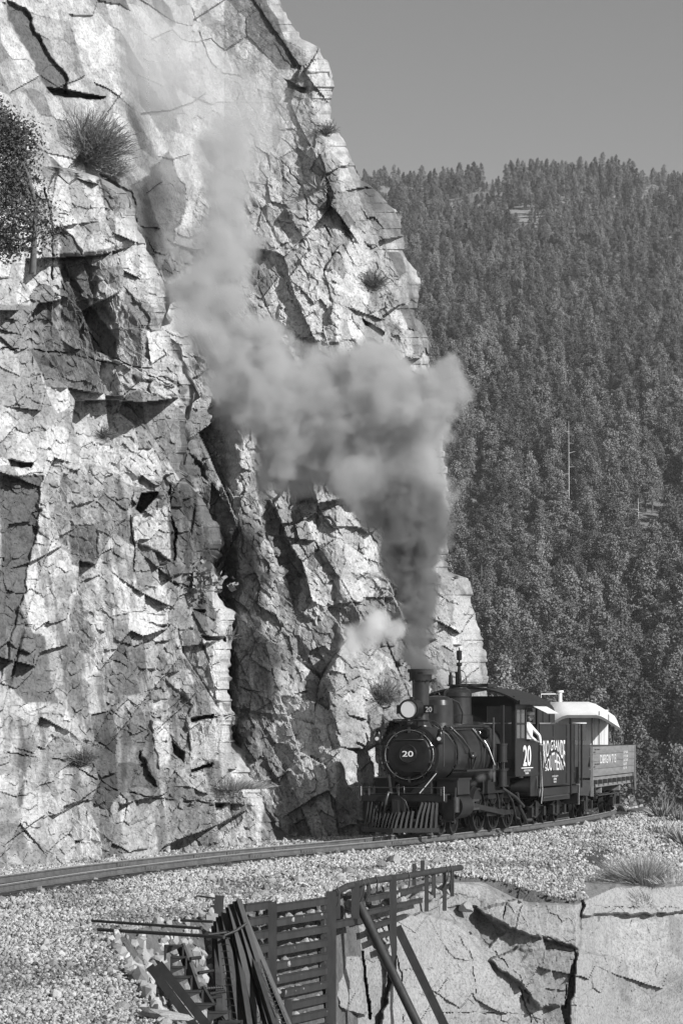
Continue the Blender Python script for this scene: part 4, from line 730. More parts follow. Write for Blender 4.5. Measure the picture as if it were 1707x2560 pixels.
part('grab_iron', MB().tube([(1.2, .2, 1.9), (1.28, .2, 1.9), (1.28, .6, 1.9), (1.2, .6, 1.9)], .015).tube([(1.2, .2, 1.5), (1.28, .2, 1.5), (1.28, .6, 1.5), (1.2, .6, 1.5)], .015), pipeM, gon)
part('stirrup', MB().tube([(1.16, GL - .7, .95), (1.18, GL - .7, .5), (1.18, GL - .3, .5), (1.16, GL - .3, .95)], .02), pipeM, gon); part('stirrup', MB().tube([(1.16, .2, .95), (1.18, .2, .5), (1.18, .5, .5), (1.16, .5, .95)], .02), pipeM, gon)
X_ = GW + .038
part('lettering', text_plane('D&RGW 713', (X_, 1.5, 1.5), (0, 3.0, 0), (0, 0, .24)), whiteM, gon)
for k, s_ in enumerate(('CAPY 60000', 'LT WT 21800', 'LOAD LIMIT', 'CU FT', 'BUILT 1899')): part('lettering', text_plane(s_, (X_, 6.0, 1.74 - .115 * k), (0, .95 if k < 3 else .7, 0), (0, 0, .075)), whiteM, gon)
part('lettering', text_plane('D&RGW', (-.25, -.004, 1.66), (.85, 0, 0), (0, 0, .19)), whiteM, gon); part('lettering', text_plane('743', (-.1, -.115, 1.32), (.55, 0, 0), (0, 0, .17)), whiteM, gon)
bogie(gon, 1.5); bogie(gon, GL - 1.5)
# brake gear and hose at the end
part('coupler', MB().box((0, -.35, .72), (.24, .5, .26)), sootM, gon); part('air_hose', MB().tube([(.3, -.15, .85), (.35, -.35, .8), (.38, -.45, .5)], .03), sootM, gon)
# ------------------------------------------------------------------ caboose
cab_l, cab_r = place(92.3, 5.0)
cbs = thing('caboose', 'caboose with white arched canvas roof and white boarded end wall behind the gondola', 'caboose', (cab_l[0] - .55, cab_l[1], 0), cab_r + R(6))
def croof(u, y): return 3.30 - .42 * max(0.0, (abs(u) / 1.22 - .42) / .58) ** 1.15 - .42 * sstep(1.5, -.15, y) ** 1.2
ys = [-.15, .1, .4, .8, 1.2, 1.6, 3, 7]; us = np.linspace(-1.22, 1.22, 17); P = np.zeros((len(ys), 17, 3))
mb = MB(); n = 17
V = [(u, y, float(croof(u, y))) for y in ys for u in us]; V2 = [(u, y, z - .09) for u, y, z in V]; K_ = len(V)
mb.add(V, [(j * n + i, j * n + i + 1, (j + 1) * n + i + 1, (j + 1) * n + i) for j in range(len(ys) - 1) for i in range(16)], True); rfc = part('roof', mb, roofM, cbs)
mb = MB(); mb.add(V2, [(j * n + i, (j + 1) * n + i, (j + 1) * n + i + 1, j * n + i + 1) for j in range(len(ys) - 1) for i in range(16)], True)
mb.add(V[:17] + V2[:17], [(i + 1, i, 17 + i, 18 + i) for i in range(16)]); sl = [j * n + 16 for j in range(len(ys))]; mb.add([V[k] for k in sl] + [V2[k] for k in sl], [(i, i + 1, len(sl) + i + 1, len(sl) + i) for i in range(len(sl) - 1)])
sl = [j * n for j in range(len(ys))]; mb.add([V[k] for k in sl] + [V2[k] for k in sl], [(i + 1, i, len(sl) + i, len(sl) + i + 1) for i in range(len(sl) - 1)]); part('roof_edge', mb, carM, rfc)
endw = thing_end = bpy.data.objects.new('end_wall', None)
bpy.data.objects.remove(thing_end)
ew = part('end_wall', MB().box((0, 1.3, 2.1), (2.0, .05, 1.9)), creamM, cbs)
bd = MB().box((0, 0, 0), (.092, .03, 1.86)).mesh('board', creamM)
for i in range(20):
    if 9 <= i <= 13: continue
    o = bpy.data.objects.new('board', bd); COL.objects.link(o); o.parent = ew; o.location = (-.95 + .1 * i, 1.262, 2.1)
part('door', MB().box((.15, 1.255, 2.0), (.5, .04, 1.6)), creamM, cbs); part('window', MB().box((.15, 1.232, 2.35), (.34, .02, .5)), glassM, cbs)
for sx in (-1.01, 1.01): part('side_wall', MB().box((sx, 4.1, 2.1), (.05, 5.6, 1.9)), creamM, cbs)
part('floor', MB().box((0, 3.4, 1.05), (2.2, 7.0, .2)), blackM, cbs); part('rear_wall', MB().box((0, 6.9, 2.1), (2.0, .05, 1.9)), creamM, cbs)
for xx in (-1.0, -.35, .35, 1.0): part('roof_post', MB().cyl((xx, .05, 1.1), (xx, .05, 2.86 - .28 * abs(xx) ** 2), .022, n=8), pipeM, cbs)
part('end_railing', MB().tube([(-1.0, .05, 1.75), (-.35, .05, 1.75)], .02).tube([(.35, .05, 1.75), (1.0, .05, 1.75)], .02), pipeM, cbs)
part('ladder', MB().cyl((.55, .0, 1.1), (.55, -.02, 3.0), .018, n=8).cyl((.85, .0, 1.1), (.85, -.02, 2.9), .018, n=8), pipeM, cbs)
part('stove_pipe', MB().cyl((-.35, 2.2, 3.3), (-.35, 2.2, 3.6), .06, n=10).tube([(-.35, 2.2, 3.55), (-.95, 2.2, 3.55), (-.95, 2.2, 3.3)], .02).cyl((-.35, 2.2, 3.6), (-.35, 2.2, 3.66), .11, n=10), whiteM, cbs)
bogie(cbs, 1.3); bogie(cbs, 5.5)
# ------------------------------------------------------------------ steel retaining fence
def fY(px): return float(np.interp(px, [360, 480, 560, 681, 826, 889, 982, 1150, 1200], [38.5, 41.0, 42.9, 44.6, 47.0, 48.3, 50.2, 54.1, 55.2]))
def FP(px, py, dy=0.0): return W3(px, py, fY(px) + dy)
SD = Vector((.33, .94, 0)).normalized(); FN = Vector((.94, -.33, 0))
fen = thing('retaining_fence', 'dark steel retaining fence of upright beams and horizontal rails holding back the gravel', 'fence', FP(826, 2600))
def post(px, y0, y1, w=.16, h=.15, dy=-.12, name='post'):
    a = FP(px, y0, dy); b = W3(px, y1, a.y); return part(name, MB().ibeam(b, a, w, h, .022, side=(1, 0, 0)), steelM, fen, world=True)
post(681, 2256, 2640, .13); post(827, 2230, 2660, .165); post(888, 2208, 2297, .13); post(982, 2188, 2445, .12); post(720, 2500, 2640, .12, .1, -.9)
for px, y0, y1 in ((1066, 2188, 2280), (1084, 2184, 2246), (1111, 2182, 2278), (1130, 2180, 2242), (845, 2225, 2298), (807, 2250, 2460), (903, 2205, 2285), (921, 2200, 2260), (1035, 2160, 2215), (1056, 2152, 2185)): post(px, y0, y1, .07, .06, .06)
def slat(px0, py0, px1, py1, h=.115, dy=0.0):
    a = FP(px0, py0, dy); b = FP(px1, py1, dy); return part('slat', MB().beam(a, b, .035, h).beam(a + Vector((0, 0, h / 2)), b + Vector((0, 0, h / 2)), .07, .012), steelM, fen, world=True)
for k in range(10):                                     # panel between the two tall posts, top rail first
    yr = 2253 + 34.8 * k; sl = .145 + .010 * k; x0 = 688 if k < 6 else 700 + 9 * (k - 5)
    slat(x0, yr + (820 - x0) * sl, 820, yr)
for k in range(5):                                      # stubs left of the first post
    yr = 2266 + 35.5 * k; slat(612 + 7 * k, yr + 6, 676, yr - 3)
slat(836, 2314, 905, 2300)
slat(915, 2250, 1054, 2222, .09); slat(918, 2283, 1054, 2252, .08); slat(930, 2318, 1014, 2292, .08); slat(945, 2342, 1014, 2322, .08); slat(955, 2372, 980, 2364, .08); slat(972, 2395, 1010, 2382, .08); slat(990, 2415, 1020, 2405, .08)
part('top_rail', MB().tube([FP(836, 2234), FP(868, 2217), FP(930, 2203), FP(1000, 2194), FP(1080, 2180), FP(1152, 2170)], .055, 8), steelM, fen, world=True)
for px in (842, 905, 917, 938, 1018, 1114, 1124):
    c = FP(px, np.interp(px, [836, 930, 1152], [2232, 2203, 2170])); part('wire_tie', MB().tube([c + Vector((0, -.07, .09)), c + Vector((.04, -.09, 0)), c + Vector((.03, -.08, -.16)), c + Vector((-.03, -.06, -.3))], .012, 5), steelM, fen, world=True)
def brace(p0, p1, name, mbf, label): 
    return tag(bpy.data.objects.new('x', None), None)
a = FP(898, 2262, -.25); b = W3(1052, 2580, 47.2); part('brace', MB().cyl(a, b, .075, n=14), steelM, fen, 'round pipe brace', world=True)
a = FP(993, 2318, -.2); b = W3(1118, 2580, 49.0); part('brace', MB().beam(a, b, .14, .02, up=(0, -1, 0)).beam(a + Vector((-.07, 0, 0)), b + Vector((-.07, 0, 0)), .02, .12, up=(0, -1, 0)), steelM, fen, 'flat angle-iron brace', world=True)
# loose beams leaning in a sheaf against the end of the fence
specs = [((538, 2312), (550, 2620), 'thin outer steel beam hanging straight down at the far left of the sheaf'), ((600, 2300), (700, 2620), 'thin steel beam lying between the two most slanted ones'), ((580, 2300), (628, 2620), 'half hidden thin beam behind the middle of the sheaf'), ((543, 2300), (566, 2620), 'nearly upright steel beam at the left edge of the leaning sheaf'), ((556, 2288), (604, 2620), 'second steel beam from the left in the leaning sheaf'), ((566, 2352), (622, 2620), 'shorter steel beam with a low top inside the leaning sheaf'), ((573, 2266), (655, 2620), 'middle steel beam of the leaning sheaf, gravel showing beside it'), ((584, 2258), (684, 2620), 'dark steel beam right of the middle of the leaning sheaf'), ((592, 2252), (705, 2620), 'tallest steel beam of the leaning sheaf by the fence'), ((606, 2290), (742, 2620), 'most slanted steel beam of the sheaf, bound with wire mesh')]
for k, (t_, b_, lab) in enumerate(specs):
    Yt = 43.3 - .05 * k; p1 = W3(*t_, Yt); p0 = W3(*b_, 41.3 + .12 * k)
    o = solo('leaning_beam', MB().ibeam(p0, p1, .075 if k % 2 else .09, .11, .016, side=(1, .5 + .2 * (k % 3), 0)), steelM, lab, 'steel beam', tuple(p0), 'loose steel beams leaning together')
wm = MB()
for k in range(26):
    t = k / 26; a = W3(628 + (744 - 628) * t + random.uniform(-4, 4), 2345 + 270 * t, 43.0 - 1.6 * t); wm.tube([a, a + Vector((-.06, -.05, -.03)), a + Vector((-.13, -.03, .01))], .006, 4)
for q in (0, -.07, -.13): wm.tube([W3(628, 2345, 43.0) + Vector((q, -.04, 0)), W3(744, 2615, 41.4) + Vector((q, -.04, 0))], .005, 4)
solo('wire_mesh', wm, pipeM, 'torn wire mesh wrapped on the slanted beams', 'wire mesh', tuple(W3(744, 2615, 41.4)))
wm = MB()
for k in range(16): a = W3(548 + k * 1.6, 2330 + 17 * k, 42.6 - .07 * k); wm.tube([a, a + Vector((.07, -.04, .02)), a + Vector((.14, -.02, .0))], .006, 4)
solo('wire_mesh', wm, pipeM, 'wire mesh strip hanging down the left side of the leaning sheaf', 'wire mesh', tuple(W3(572, 2600, 41.5)))
solo('cross_pipe', MB().tube([W3(560, 2340, 42.5), W3(590, 2328, 42.6), W3(615, 2310, 42.7)], .022), steelM, 'bent pipe lying across the top of the leaning beams', 'pipe', tuple(W3(560, 2340, 42.5)))
solo('cross_pipe', MB().tube([W3(520, 2338, 42.4), W3(566, 2332, 42.5)], .018), steelM, 'short straight pipe tucked behind the leaning beams', 'pipe', tuple(W3(520, 2338, 42.4)))
# bracket stack going down the bank: gusset boxes on a spine
brk = thing('bracket_rack', 'stepped rack of dark welded steel gusset brackets going down the bank', 'steel rack', W3(470, 2560, 39.5))
BX = [(412, 2366, 46), (428, 2394, 38), (428, 2420, 34), (432, 2444, 46), (462, 2480, 44), (488, 2512, 52), (520, 2532, 54), (548, 2556, 56)]
for k, (x_, y_, w_) in enumerate(BX):
    Y_ = 40.2 - .12 * k; a = W3(x_, y_, Y_); u = w_ / F * Y_; h_ = .75 * u
    m_ = MB(); m_.box(a + Vector((u / 2, .05, .0)), (u, .2, .018)); m_.box(a + Vector((u, .05, -h_ / 2)), (.02, .2, h_ * 1.1)); m_.box(a + Vector((0, .05, -h_ / 2)), (.02, .2, h_ * 1.1))
    m_.prism([(0, 0), (u, 0), (0, -h_ * .6)], a + Vector((0, -.04, 0)), (1, 0, 0), (0, 0, 1), (0, .014, 0)); part('gusset', m_, steelM, brk, world=True)
part('spine', MB().beam(W3(452, 2366, 40.3), W3(492, 2480, 40.0), .04, .16), steelM, brk, world=True); part('spine', MB().beam(W3(505, 2478, 40.0), W3(590, 2620, 39.2), .04, .16), steelM, brk, world=True)
for x0, y0, x1, y1 in ((476, 2398, 500, 2395), (496, 2434, 530, 2428), (490, 2474, 556, 2470), (524, 2486, 560, 2480), (526, 2496, 552, 2492)):
    a = W3(x0, y0, 40); b = W3(x1, y1, 40.2); m_ = MB().cyl(a, b, .016, n=8)
    for q in np.linspace(0, 1, 12): c = a.lerp(b, q); m_.cyl(c, c + (b - a).normalized() * .012, .024, n=8)
    part('threaded_rod', m_, steelM, brk, world=True)
solo('long_beam', MB().ibeam(W3(540, 2640, 38.2), W3(378, 2422, 39.4), .11, .11, .02, side=(1, 0, .6)), steelM, 'long dark beam sloping down in front of the gusset rack', 'steel beam', tuple(W3(540, 2640, 38.2)))
solo('long_beam', MB().ibeam(W3(575, 2640, 38.6), W3(400, 2416, 39.8), .12, .12, .02, side=(1, 0, .6)), steelM, 'second long beam directly under the gusset rack', 'steel beam', tuple(W3(575, 2640, 38.6)))
solo('short_post', MB().ibeam(W3(545, 2292, 44.2), W3(549, 2240, 44.2), .13, .1, .02), steelM, 'short steel post standing in gravel left of the fence', 'post', tuple(W3(545, 2292, 44.2)))
def rod(x0, y0, x1, y1, lab, r=.02, z=-.14):
    a = gp(x0, y0, z); b = gp(x1, y1, z - .02); solo('steel_rod', MB().cyl((a[0], a[1], z), (b[0], b[1], z + .0), r, n=8), steelM, lab, 'rod', (a[0], a[1], z))
rod(230, 2303, 505, 2326, 'upper of two long dark rods lying on the gravel'); rod(245, 2325, 560, 2348, 'lower of two long rusty rods ending at the beams', .024); rod(452, 2302, 532, 2309, 'short rod on gravel beside the leaning beams'); rod(492, 2241, 545, 2251, 'thin rod poking at the short steel post', .014)
ORD = 'first second third fourth fifth sixth seventh eighth ninth tenth eleventh'.split()
for k in range(10):
    for i in range(11):
        px = 640 + i * 17 + random.uniform(-5, 5); py = 2276 + 34.8 * k + (830 - px) * (.145 + .01 * k)
        p = FP(px, py, random.uniform(.12, .2)); put_rock('packed_stone', 'pale stone %s from the left in the %s gap between the fence slats' % (ORD[i], ORD[k]), p.x, p.y, random.uniform(.15, .24), me=random.choice(BV), group='stones packed behind the fence', z=p.z - .07)
for i in range(26):
    px = random.uniform(840, 1150); p = FP(px, np.interp(px, [840, 1150], [2262, 2215]) + random.uniform(-14, 20), .35); put_rock('packed_stone', 'pale stone lying under the top rail of the steel fence', p.x, p.y, random.uniform(.18, .36), group='stones under the fence top rail', z=p.z - .1)
# ------------------------------------------------------------------ single rocks
def rk(px, py, w, lab, z=None, Y=None, sc=(1, 1, .8), rot=None, me=None, name='rock', cat='rock', sink=.25):
    if Y is None: X, Y = gp(px, py, -.3 if z is None else z)
    else: X = (px - CX) / F * Y
    zz = float(ground_z(np.array([X]), np.array([Y]))[0]) if z is None else z
    return put_rock(name, lab, X, Y, w / F * Y / .95, rot=rot, me=me, sc=sc, z=zz, sink=sink, cat=cat)
rk(350, 2372, 40, 'pale angular rock on the gravel edge above the gusset rack'); rk(362, 2408, 44, 'rock casting a shadow at the head of the long beams', sc=(1, 1, .7)); rk(318, 2345, 46, 'flat grey slab rock under the lower long rod', sc=(1.2, .9, .35))
rk(352, 2466, 36, 'grey block left of the long sloping beam'); rk(388, 2496, 34, 'pale egg shaped stone beside the long beam'); rk(372, 2478, 30, 'dark tilted stone by the pale egg shaped one', me=boulder_mb(150, 1).mesh('boulder', darkrockM))
rk(300, 2520, 60, 'flat pale stone left of the big bottom slab', sc=(1.1, 1, .4)); rk(410, 2545, 150, 'largest pale flat slab at the bottom by the steel beams', sc=(1.1, .9, .28), rot=(.05, .08, .2)); rk(355, 2528, 32, 'dark stone leaning on the large bottom slab', me=boulder_mb(151, 1).mesh('boulder', darkrockM))
rk(86, 2414, 20, 'small black stone alone in the left gravel', me=boulder_mb(152, 1).mesh('boulder', darkrockM), z=-.25); rk(232, 2404, 26, 'dark wedge stone lying in the open gravel', me=boulder_mb(153, 1).mesh('boulder', darkrockM), z=-.25); rk(274, 2430, 22, 'small dark stone near the gravel edge', me=boulder_mb(154, 1).mesh('boulder', darkrockM), z=-.25)
rk(213, 2355, 20, 'thin white stone standing on edge in gravel', z=-.22, sc=(.6, .6, 1.4)); rk(385, 2262, 26, 'grey cobble in the gravel above the rods', z=-.2); rk(508, 2268, 36, 'dark flat stone by the short steel post', z=-.2, sc=(1.2, 1, .4)); rk(500, 2246, 30, 'mid-grey stone behind the thin rod', z=-.2, sc=(1, 1, .5))
for px, py, w, lab in ((660, 2240, 34, 'tall pale block above the fence top'), (640, 2250, 40, 'grey rounded block left of the tall pale block'), (592, 2236, 28, 'cobble between post and tall pale block'), (745, 2208, 44, 'large pale rock beside the fence gravel edge'), (765, 2186, 26, 'dark topped rock in gravel above the large pale rock'), (700, 2196, 24, 'mid-grey cobble in the gravel above the fence'), (806, 2222, 30, 'stone touching the tall fence post'), (846, 2208, 34, 'round pale stone right of the tall post'), (872, 2190, 46, 'big bright boulder behind the top rail'), (900, 2200, 30, 'grey stone below the big bright boulder'), (956, 2175, 44, 'pale slab standing behind the top rail'), (985, 2160, 52, 'wide flat rock at the gravel rim'), (1010, 2190, 40, 'pale stone hugging the inner side of the rail'), (1060, 2168, 48, 'bright slanting slab under a dark hollow'), (1088, 2160, 34, 'mid-grey stone at the end of the rail'), (835, 2190, 30, 'grey stone in gravel near the rail bend'), (1150, 2160, 24, 'small stone past the end of the rail')):
    rk(px, py, w, lab, z=-.22)
rk(1190, 2216, 80, 'pale flat topped block right of the fence end', Y=55.2, z=-.45, sc=(1.2, 1, .45), rot=(0, .1, .2)); rk(1215, 2262, 130, 'long low boulder below the fence end', Y=55.2, z=-1.0, sc=(1.1, .8, .5), rot=(0, .05, .1), sink=.6); rk(1135, 2225, 60, 'dark rock in the hollow at the rail end', Y=54.6, z=-.6, me=boulder_mb(160, 1).mesh('boulder', darkrockM)); rk(1165, 2250, 50, 'grey block under the fence end', Y=54.2, z=-.8)
rk(1396, 2166, 44, 'thin bright slab lying on the gravel slope', z=-.5, sc=(1.3, .8, .25), rot=(.1, .1, .3)); rk(1522, 2190, 30, 'pale boulder at the left of the dry grass', z=-.6); rk(1560, 2214, 30, 'dark small rock under the dry grass', z=-.65, me=boulder_mb(155, 1).mesh('boulder', darkrockM))
rk(1300, 2258, 26, 'stone caught on the ledge top', z=-.6); rk(1448, 2240, 30, 'stone wedged above the ledge crack', z=-.65, sc=(1, 1, .7)); rk(1290, 2376, 26, 'white stone resting in the ledge hollow', Y=54.3, z=-1.6)
D1 = boulder_mb(161, 2, flat=.9).mesh('boulder', darkrockM); D2 = boulder_mb(162, 2, flat=1).mesh('boulder', darkrockM)
rk(1602, 2020, 90, 'large dark rounded boulder beyond the gravel crest', Y=93.5, z=-.55, me=D1, sc=(1, 1, 1.0), rot=(0, 0, .5)); rk(1556, 2012, 44, 'dark split boulder left of the large rounded one', Y=94, z=-.3, me=D2, sc=(1, 1, 1.1), rot=(0, .3, 1.5)); rk(1524, 1992, 34, 'leaning dark slab beside the gondola truck', Y=95, z=-.15, me=D2, sc=(.7, 1, 1.3), rot=(0, .4, .2))
rk(758, 1990, 54, 'squat speckled boulder at the foot of the cliff', Y=74.6, z=.35, sc=(.85, .9, 1.0), me=boulder_mb(163, 2).mesh('boulder', boulderM)); rk(766, 2040, 60, 'rock under the speckled boulder', Y=74.3, z=-.15, sc=(1.2, 1, .6))
for px, py, w, lab, rt_ in ((730, 2068, 40, 'upper white slab of the slab heap', (.2, .3, .5)), (755, 2060, 36, 'thin flat slab pointing at the locomotive', (.05, .1, 1.2)), (772, 2080, 26, 'white block of the slab heap, nearest the rail', (.4, .5, .9)), (732, 2090, 34, 'lower pale slab of the heap', (.3, -.2, .2)), (700, 2078, 40, 'long pale slab at the left of the heap', (.2, .3, -.3)), (665, 2092, 60, 'broad mid-grey rock left of the slab heap', (.2, .2, 0)), (806, 2098, 18, 'small upright white chip by the rail', (0, 0, 0)), (820, 2062, 30, 'thin slab at the right tip of the heap', (.05, .05, .3))):
    rk(px, py, w, lab, z=-.12, rot=rt_, sc=(1.2, .9, .35))
for i in range(40):
    px = random.uniform(20, 1000); yb = np.interp(px, [0, 350, 700, 1000], [2160, 2122, 2092, 2060]) + random.uniform(-12, 10); rk(px, yb, random.uniform(8, 22), 'small stone fallen on the gravel along the cliff foot', z=-.2, sc=(1, 1, .7)).update_tag()
for o in [o for o in bpy.data.objects if o.get('label') == 'small stone fallen on the gravel along the cliff foot']: o['group'] = 'stones along the cliff foot'

# ------------------------------------------------------------------ plants
def quads_mesh(name, C, A, B, m, extra=None, mats=None):
    n = len(C); V = np.stack([C - A - B, C + A - B, C + A + B, C - A + B], 1).reshape(-1, 3); q = np.arange(4 * n).reshape(-1, 4)
    nv = len(V); tv = []; tf = []
    if extra: tv = extra.v; tf = extra.f; V = np.concatenate([V, np.array(tv)])
    me = bpy.data.meshes.new(name); me.vertices.add(len(V)); me.vertices.foreach_set('co', V.reshape(-1).astype(np.float32))
    lens = [4] * n + [len(f) for f in tf]; loops = list(q.reshape(-1)) + [i + nv for f in tf for i in f]
    me.loops.add(len(loops)); me.loops.foreach_set('vertex_index', np.array(loops, np.int32)); me.polygons.add(len(lens)); me.polygons.foreach_set('loop_start', np.concatenate([[0], np.cumsum(lens)[:-1]]).astype(np.int32))
    me.materials.append(m)
    if mats: me.materials.append(mats); me.polygons.foreach_set('material_index', np.array([0] * n + [1] * len(tf), np.int32))
    me.update(calc_edges=True); return me
def rdirs(n, r): d = r.normal(size=(n, 3)); return d / np.linalg.norm(d, axis=1)[:, None]
def leafset(centers, per, spread_, size, r):
    C = np.repeat(centers, per, 0) + r.normal(size=(len(centers) * per, 3)) * spread_; n = len(C); a = rdirs(n, r); b = np.cross(a, rdirs(n, r)); b /= np.linalg.norm(b, axis=1)[:, None] + 1e-9
    s = size * r.uniform(.5, 1.3, n)[:, None]; return C, a * s * .5, b * s * .32
def blades(name, n, h, w, spread_, m, seed, lean=(0, 0), flat=.35, base=.1, curve=.25):
    r = np.random.default_rng(seed); mb = MB()
    for i in range(n):
        an = r.uniform(0, 2 * math.pi); tilt = r.uniform(0, 1) ** flat * spread_; d = Vector((math.cos(an) * math.sin(tilt) + lean[0], math.sin(an) * math.sin(tilt) + lean[1], math.cos(tilt))).normalized(); L = h * r.uniform(.6, 1.1)
        b0 = Vector((math.cos(an) * base * r.uniform(0, 1), math.sin(an) * base * r.uniform(0, 1), 0)); sd_ = d.cross(Vector((0, 0, 1))); sd_ = (sd_ if sd_.length > .01 else Vector((1, 0, 0))).normalized() * w / 2; sd_ = Matrix.Rotation(r.uniform(-1.2, 1.2), 3, d) @ sd_
        m1 = b0 + d * L * .55; t = b0 + d * L + Vector((d.x, d.y, -.5)) * L * curve * r.uniform(0, 1); mb.add([b0 - sd_, b0 + sd_, m1 + sd_ * .8, m1 - sd_ * .8, t], [(0, 1, 2, 3), (3, 2, 4)])
    return mb.mesh(name, m)
def plant(name, me, loc, lab, cat, rot=0, sc=1, group=None):
    o = bpy.data.objects.new(name, me); o.location = loc; o.rotation_euler = (0, 0, rot); o.scale = (sc, sc, sc) if not isinstance(sc, tuple) else sc; COL.objects.link(o); return tag(o, lab, cat, group)
X, Y = gp(1600, 2218, -.62); plant('grass_tuft', blades('grass_tuft', 3200, .85, .008, 1.3, grassM, 1, lean=(-.25, 0), base=.35, flat=.6), (X, Y, -.66), 'large dry grass tuft sweeping over the rock ledge', 'grass tuft')
X, Y = gp(1655, 2100, -.35); plant('yucca', blades('yucca', 150, .62, .035, 1.35, yuccaM, 2, base=.14, curve=.05, flat=.6), (X, Y, -.42), 'spiky yucca clump in the gravel, at the left of the front pair', 'yucca')
X, Y = gp(1712, 2112, -.35); plant('yucca', blades('yucca', 150, .75, .035, 1.3, yuccaM, 3, base=.14, curve=.05, flat=.6), (X, Y, -.42), 'tallest spiky yucca cut off by the right picture edge', 'yucca')
plant('yucca', blades('yucca', 120, .7, .035, 1.35, yuccaM, 4, base=.2, curve=.05, flat=.6), tuple(W3(1655, 2046, 88.5)), 'yucca growing behind the large dark boulder', 'yucca'); plant('yucca', blades('yucca', 90, .6, .035, 1.2, yuccaM, 5, base=.14, curve=.05, flat=.6), tuple(W3(1700, 2060, 86)), 'small yucca tips on the crest at the far right', 'yucca')
for k, (px, py, lab) in enumerate(((1560, 2062, 'short grass on the gravel crest'), (1490, 2130, 'thin grass in the gravel below the gondola'), (1680, 2200, 'sparse weeds right of the large grass tuft'), (1440, 2150, 'thin dry weeds in the middle of the gravel slope'))):
    X, Y = gp(px, py, -.4); plant('grass_tuft', blades('grass_tuft', 130, .3, .01, 1.2, grassM, 20 + k, base=.4, flat=.6), (X, Y, -.48), lab, 'grass tuft')
def onB(px, py, out=.1): p = faceB(px, py); return p + (Vector((0, 0, CZ)) - p).normalized() * out
def onA(px, py, out=.1): p = faceA(px, py); return p + (Vector((0, 0, CZ)) - p).normalized() * out
def twig_bush(name, n, r_, seed, m, up=.75, w=.012, squash=1.0):
    r = np.random.default_rng(seed); mb = MB()
    for i in range(n):
        d = Vector((r.normal(), r.normal() * .8, abs(r.normal()) * up + .25)).normalized(); s_ = d * r_ * .15 * r.uniform(0, 1); p = s_; L = r_ * r.uniform(.45, 1.05) / 3
        for k in range(3):
            d2 = (d + Vector(r.normal(size=3) * .3)).normalized(); q = p + Vector((d2.x, d2.y, d2.z * squash)) * L; x = d2.cross(Vector(r.normal(size=3))).normalized() * w / 2; mb.add([p - x, p + x, q + x * .6, q - x * .6], [(0, 1, 2, 3)])
            for j in range(2): f = (d2 + Vector(r.normal(size=3) * .7)).normalized(); e = p + (q - p) * r.uniform(.3, 1); t = e + f * L * .55; mb.add([e - x * .7, e + x * .7, t], [(0, 1, 2)])
            p = q
    return mb.mesh(name, m)
plant('cliff_shrub', twig_bush('cliff_shrub', 1500, 1.25, 11, shrubM, w=.016), onA(215, 405, .35), 'wide leafless shrub growing on the slab high on the left cliff', 'shrub')
plant('cliff_shrub', twig_bush('cliff_shrub', 500, .55, 12, grassM, w=.012), onA(288, 440, .3), 'dry grassy shrub at the right tip of the wide cliff shrub', 'shrub')
plant('cliff_shrub', twig_bush('cliff_shrub', 260, .5, 13, shrubM), onA(935, 715, .2), 'small round shrub near the right edge of the upper cliff', 'shrub')
plant('cliff_yucca', blades('cliff_yucca', 60, .42, .03, 1.5, yuccaM, 6, base=.05, curve=.02, flat=.5), onA(792, 470, .15), 'spiky yucca rosette high on the cliff near the sky', 'yucca')
plant('cliff_shrub', twig_bush('cliff_shrub', 200, .4, 14, shrubM), onA(815, 335, .2), 'tiny dark shrub on the upper skyline of the cliff', 'shrub')
plant('cliff_plant', quads_mesh('cliff_plant', *leafset(np.random.default_rng(3).normal(size=(14, 3)) * (.22, .15, .2), 9, .07, .14, np.random.default_rng(4)), yuccaM), onB(502, 1455, .15), 'leafy plant with broad pads on the edge of the left buttress', 'plant')
plant('cliff_shrub', twig_bush('cliff_shrub', 130, .4, 15, shrubM), onB(232, 1010, .1), 'thin shrub in a vertical crack of the left buttress', 'shrub'); plant('cliff_shrub', twig_bush('cliff_shrub', 110, .33, 16, shrubM), onB(262, 1092, .1), 'little twiggy shrub below a crack on the buttress', 'shrub')
plant('cliff_shrub', twig_bush('cliff_shrub', 260, .4, 17, shrubM), onB(205, 1912, .15), 'dark speckled shrub on the lower left cliff ledge', 'shrub'); plant('cliff_shrub', twig_bush('cliff_shrub', 60, .4, 18, shrubM), onB(572, 1600, .1), 'bare twig hanging at the dark cleft', 'shrub')
plant('cliff_shrub', twig_bush('cliff_shrub', 60, .35, 19, shrubM), onB(468, 1100, .1), 'bare twig on the buttress edge beside the smoke shadow', 'shrub'); plant('cliff_shrub', twig_bush('cliff_shrub', 350, .7, 20, shrubM), onA(955, 1755, .2), 'twiggy bush on the rock left of the headlight', 'shrub')
plant('dry_grass_patch', blades('dry_grass_patch', 900, .4, .01, 1.3, grassM, 30, base=.6, flat=.6, lean=(.2, 0)), onB(590, 1975, .2), 'dry grass patch on the slope at the buttress foot', 'grass tuft')
for k, (px, w, lab) in enumerate(((275, .45, 'low dry bush at the cliff foot, leftmost'), (330, .3, 'small dark bush between the cliff foot bushes'), (400, .5, 'low spreading bush at the cliff foot beside the rails'), (445, .42, 'dark bush right of the spreading one at the cliff foot'), (520, .35, 'dry grassy bush at the cliff foot'), (590, .3, 'short bush before the buttress corner'), (725, .35, 'bush above the slab heap'), (20, .3, 'small bush at the cliff foot by the left picture edge'))):
    py = float(np.interp(px, [0, 350, 700], [2150, 2122, 2075])); X, Y = gp(px, py, -.15); plant('foot_bush', twig_bush('foot_bush', 330, w, 40 + k, shrubM if k % 2 else grassM, w=.014, squash=.7), (X, Y, -.22), lab, 'bush')
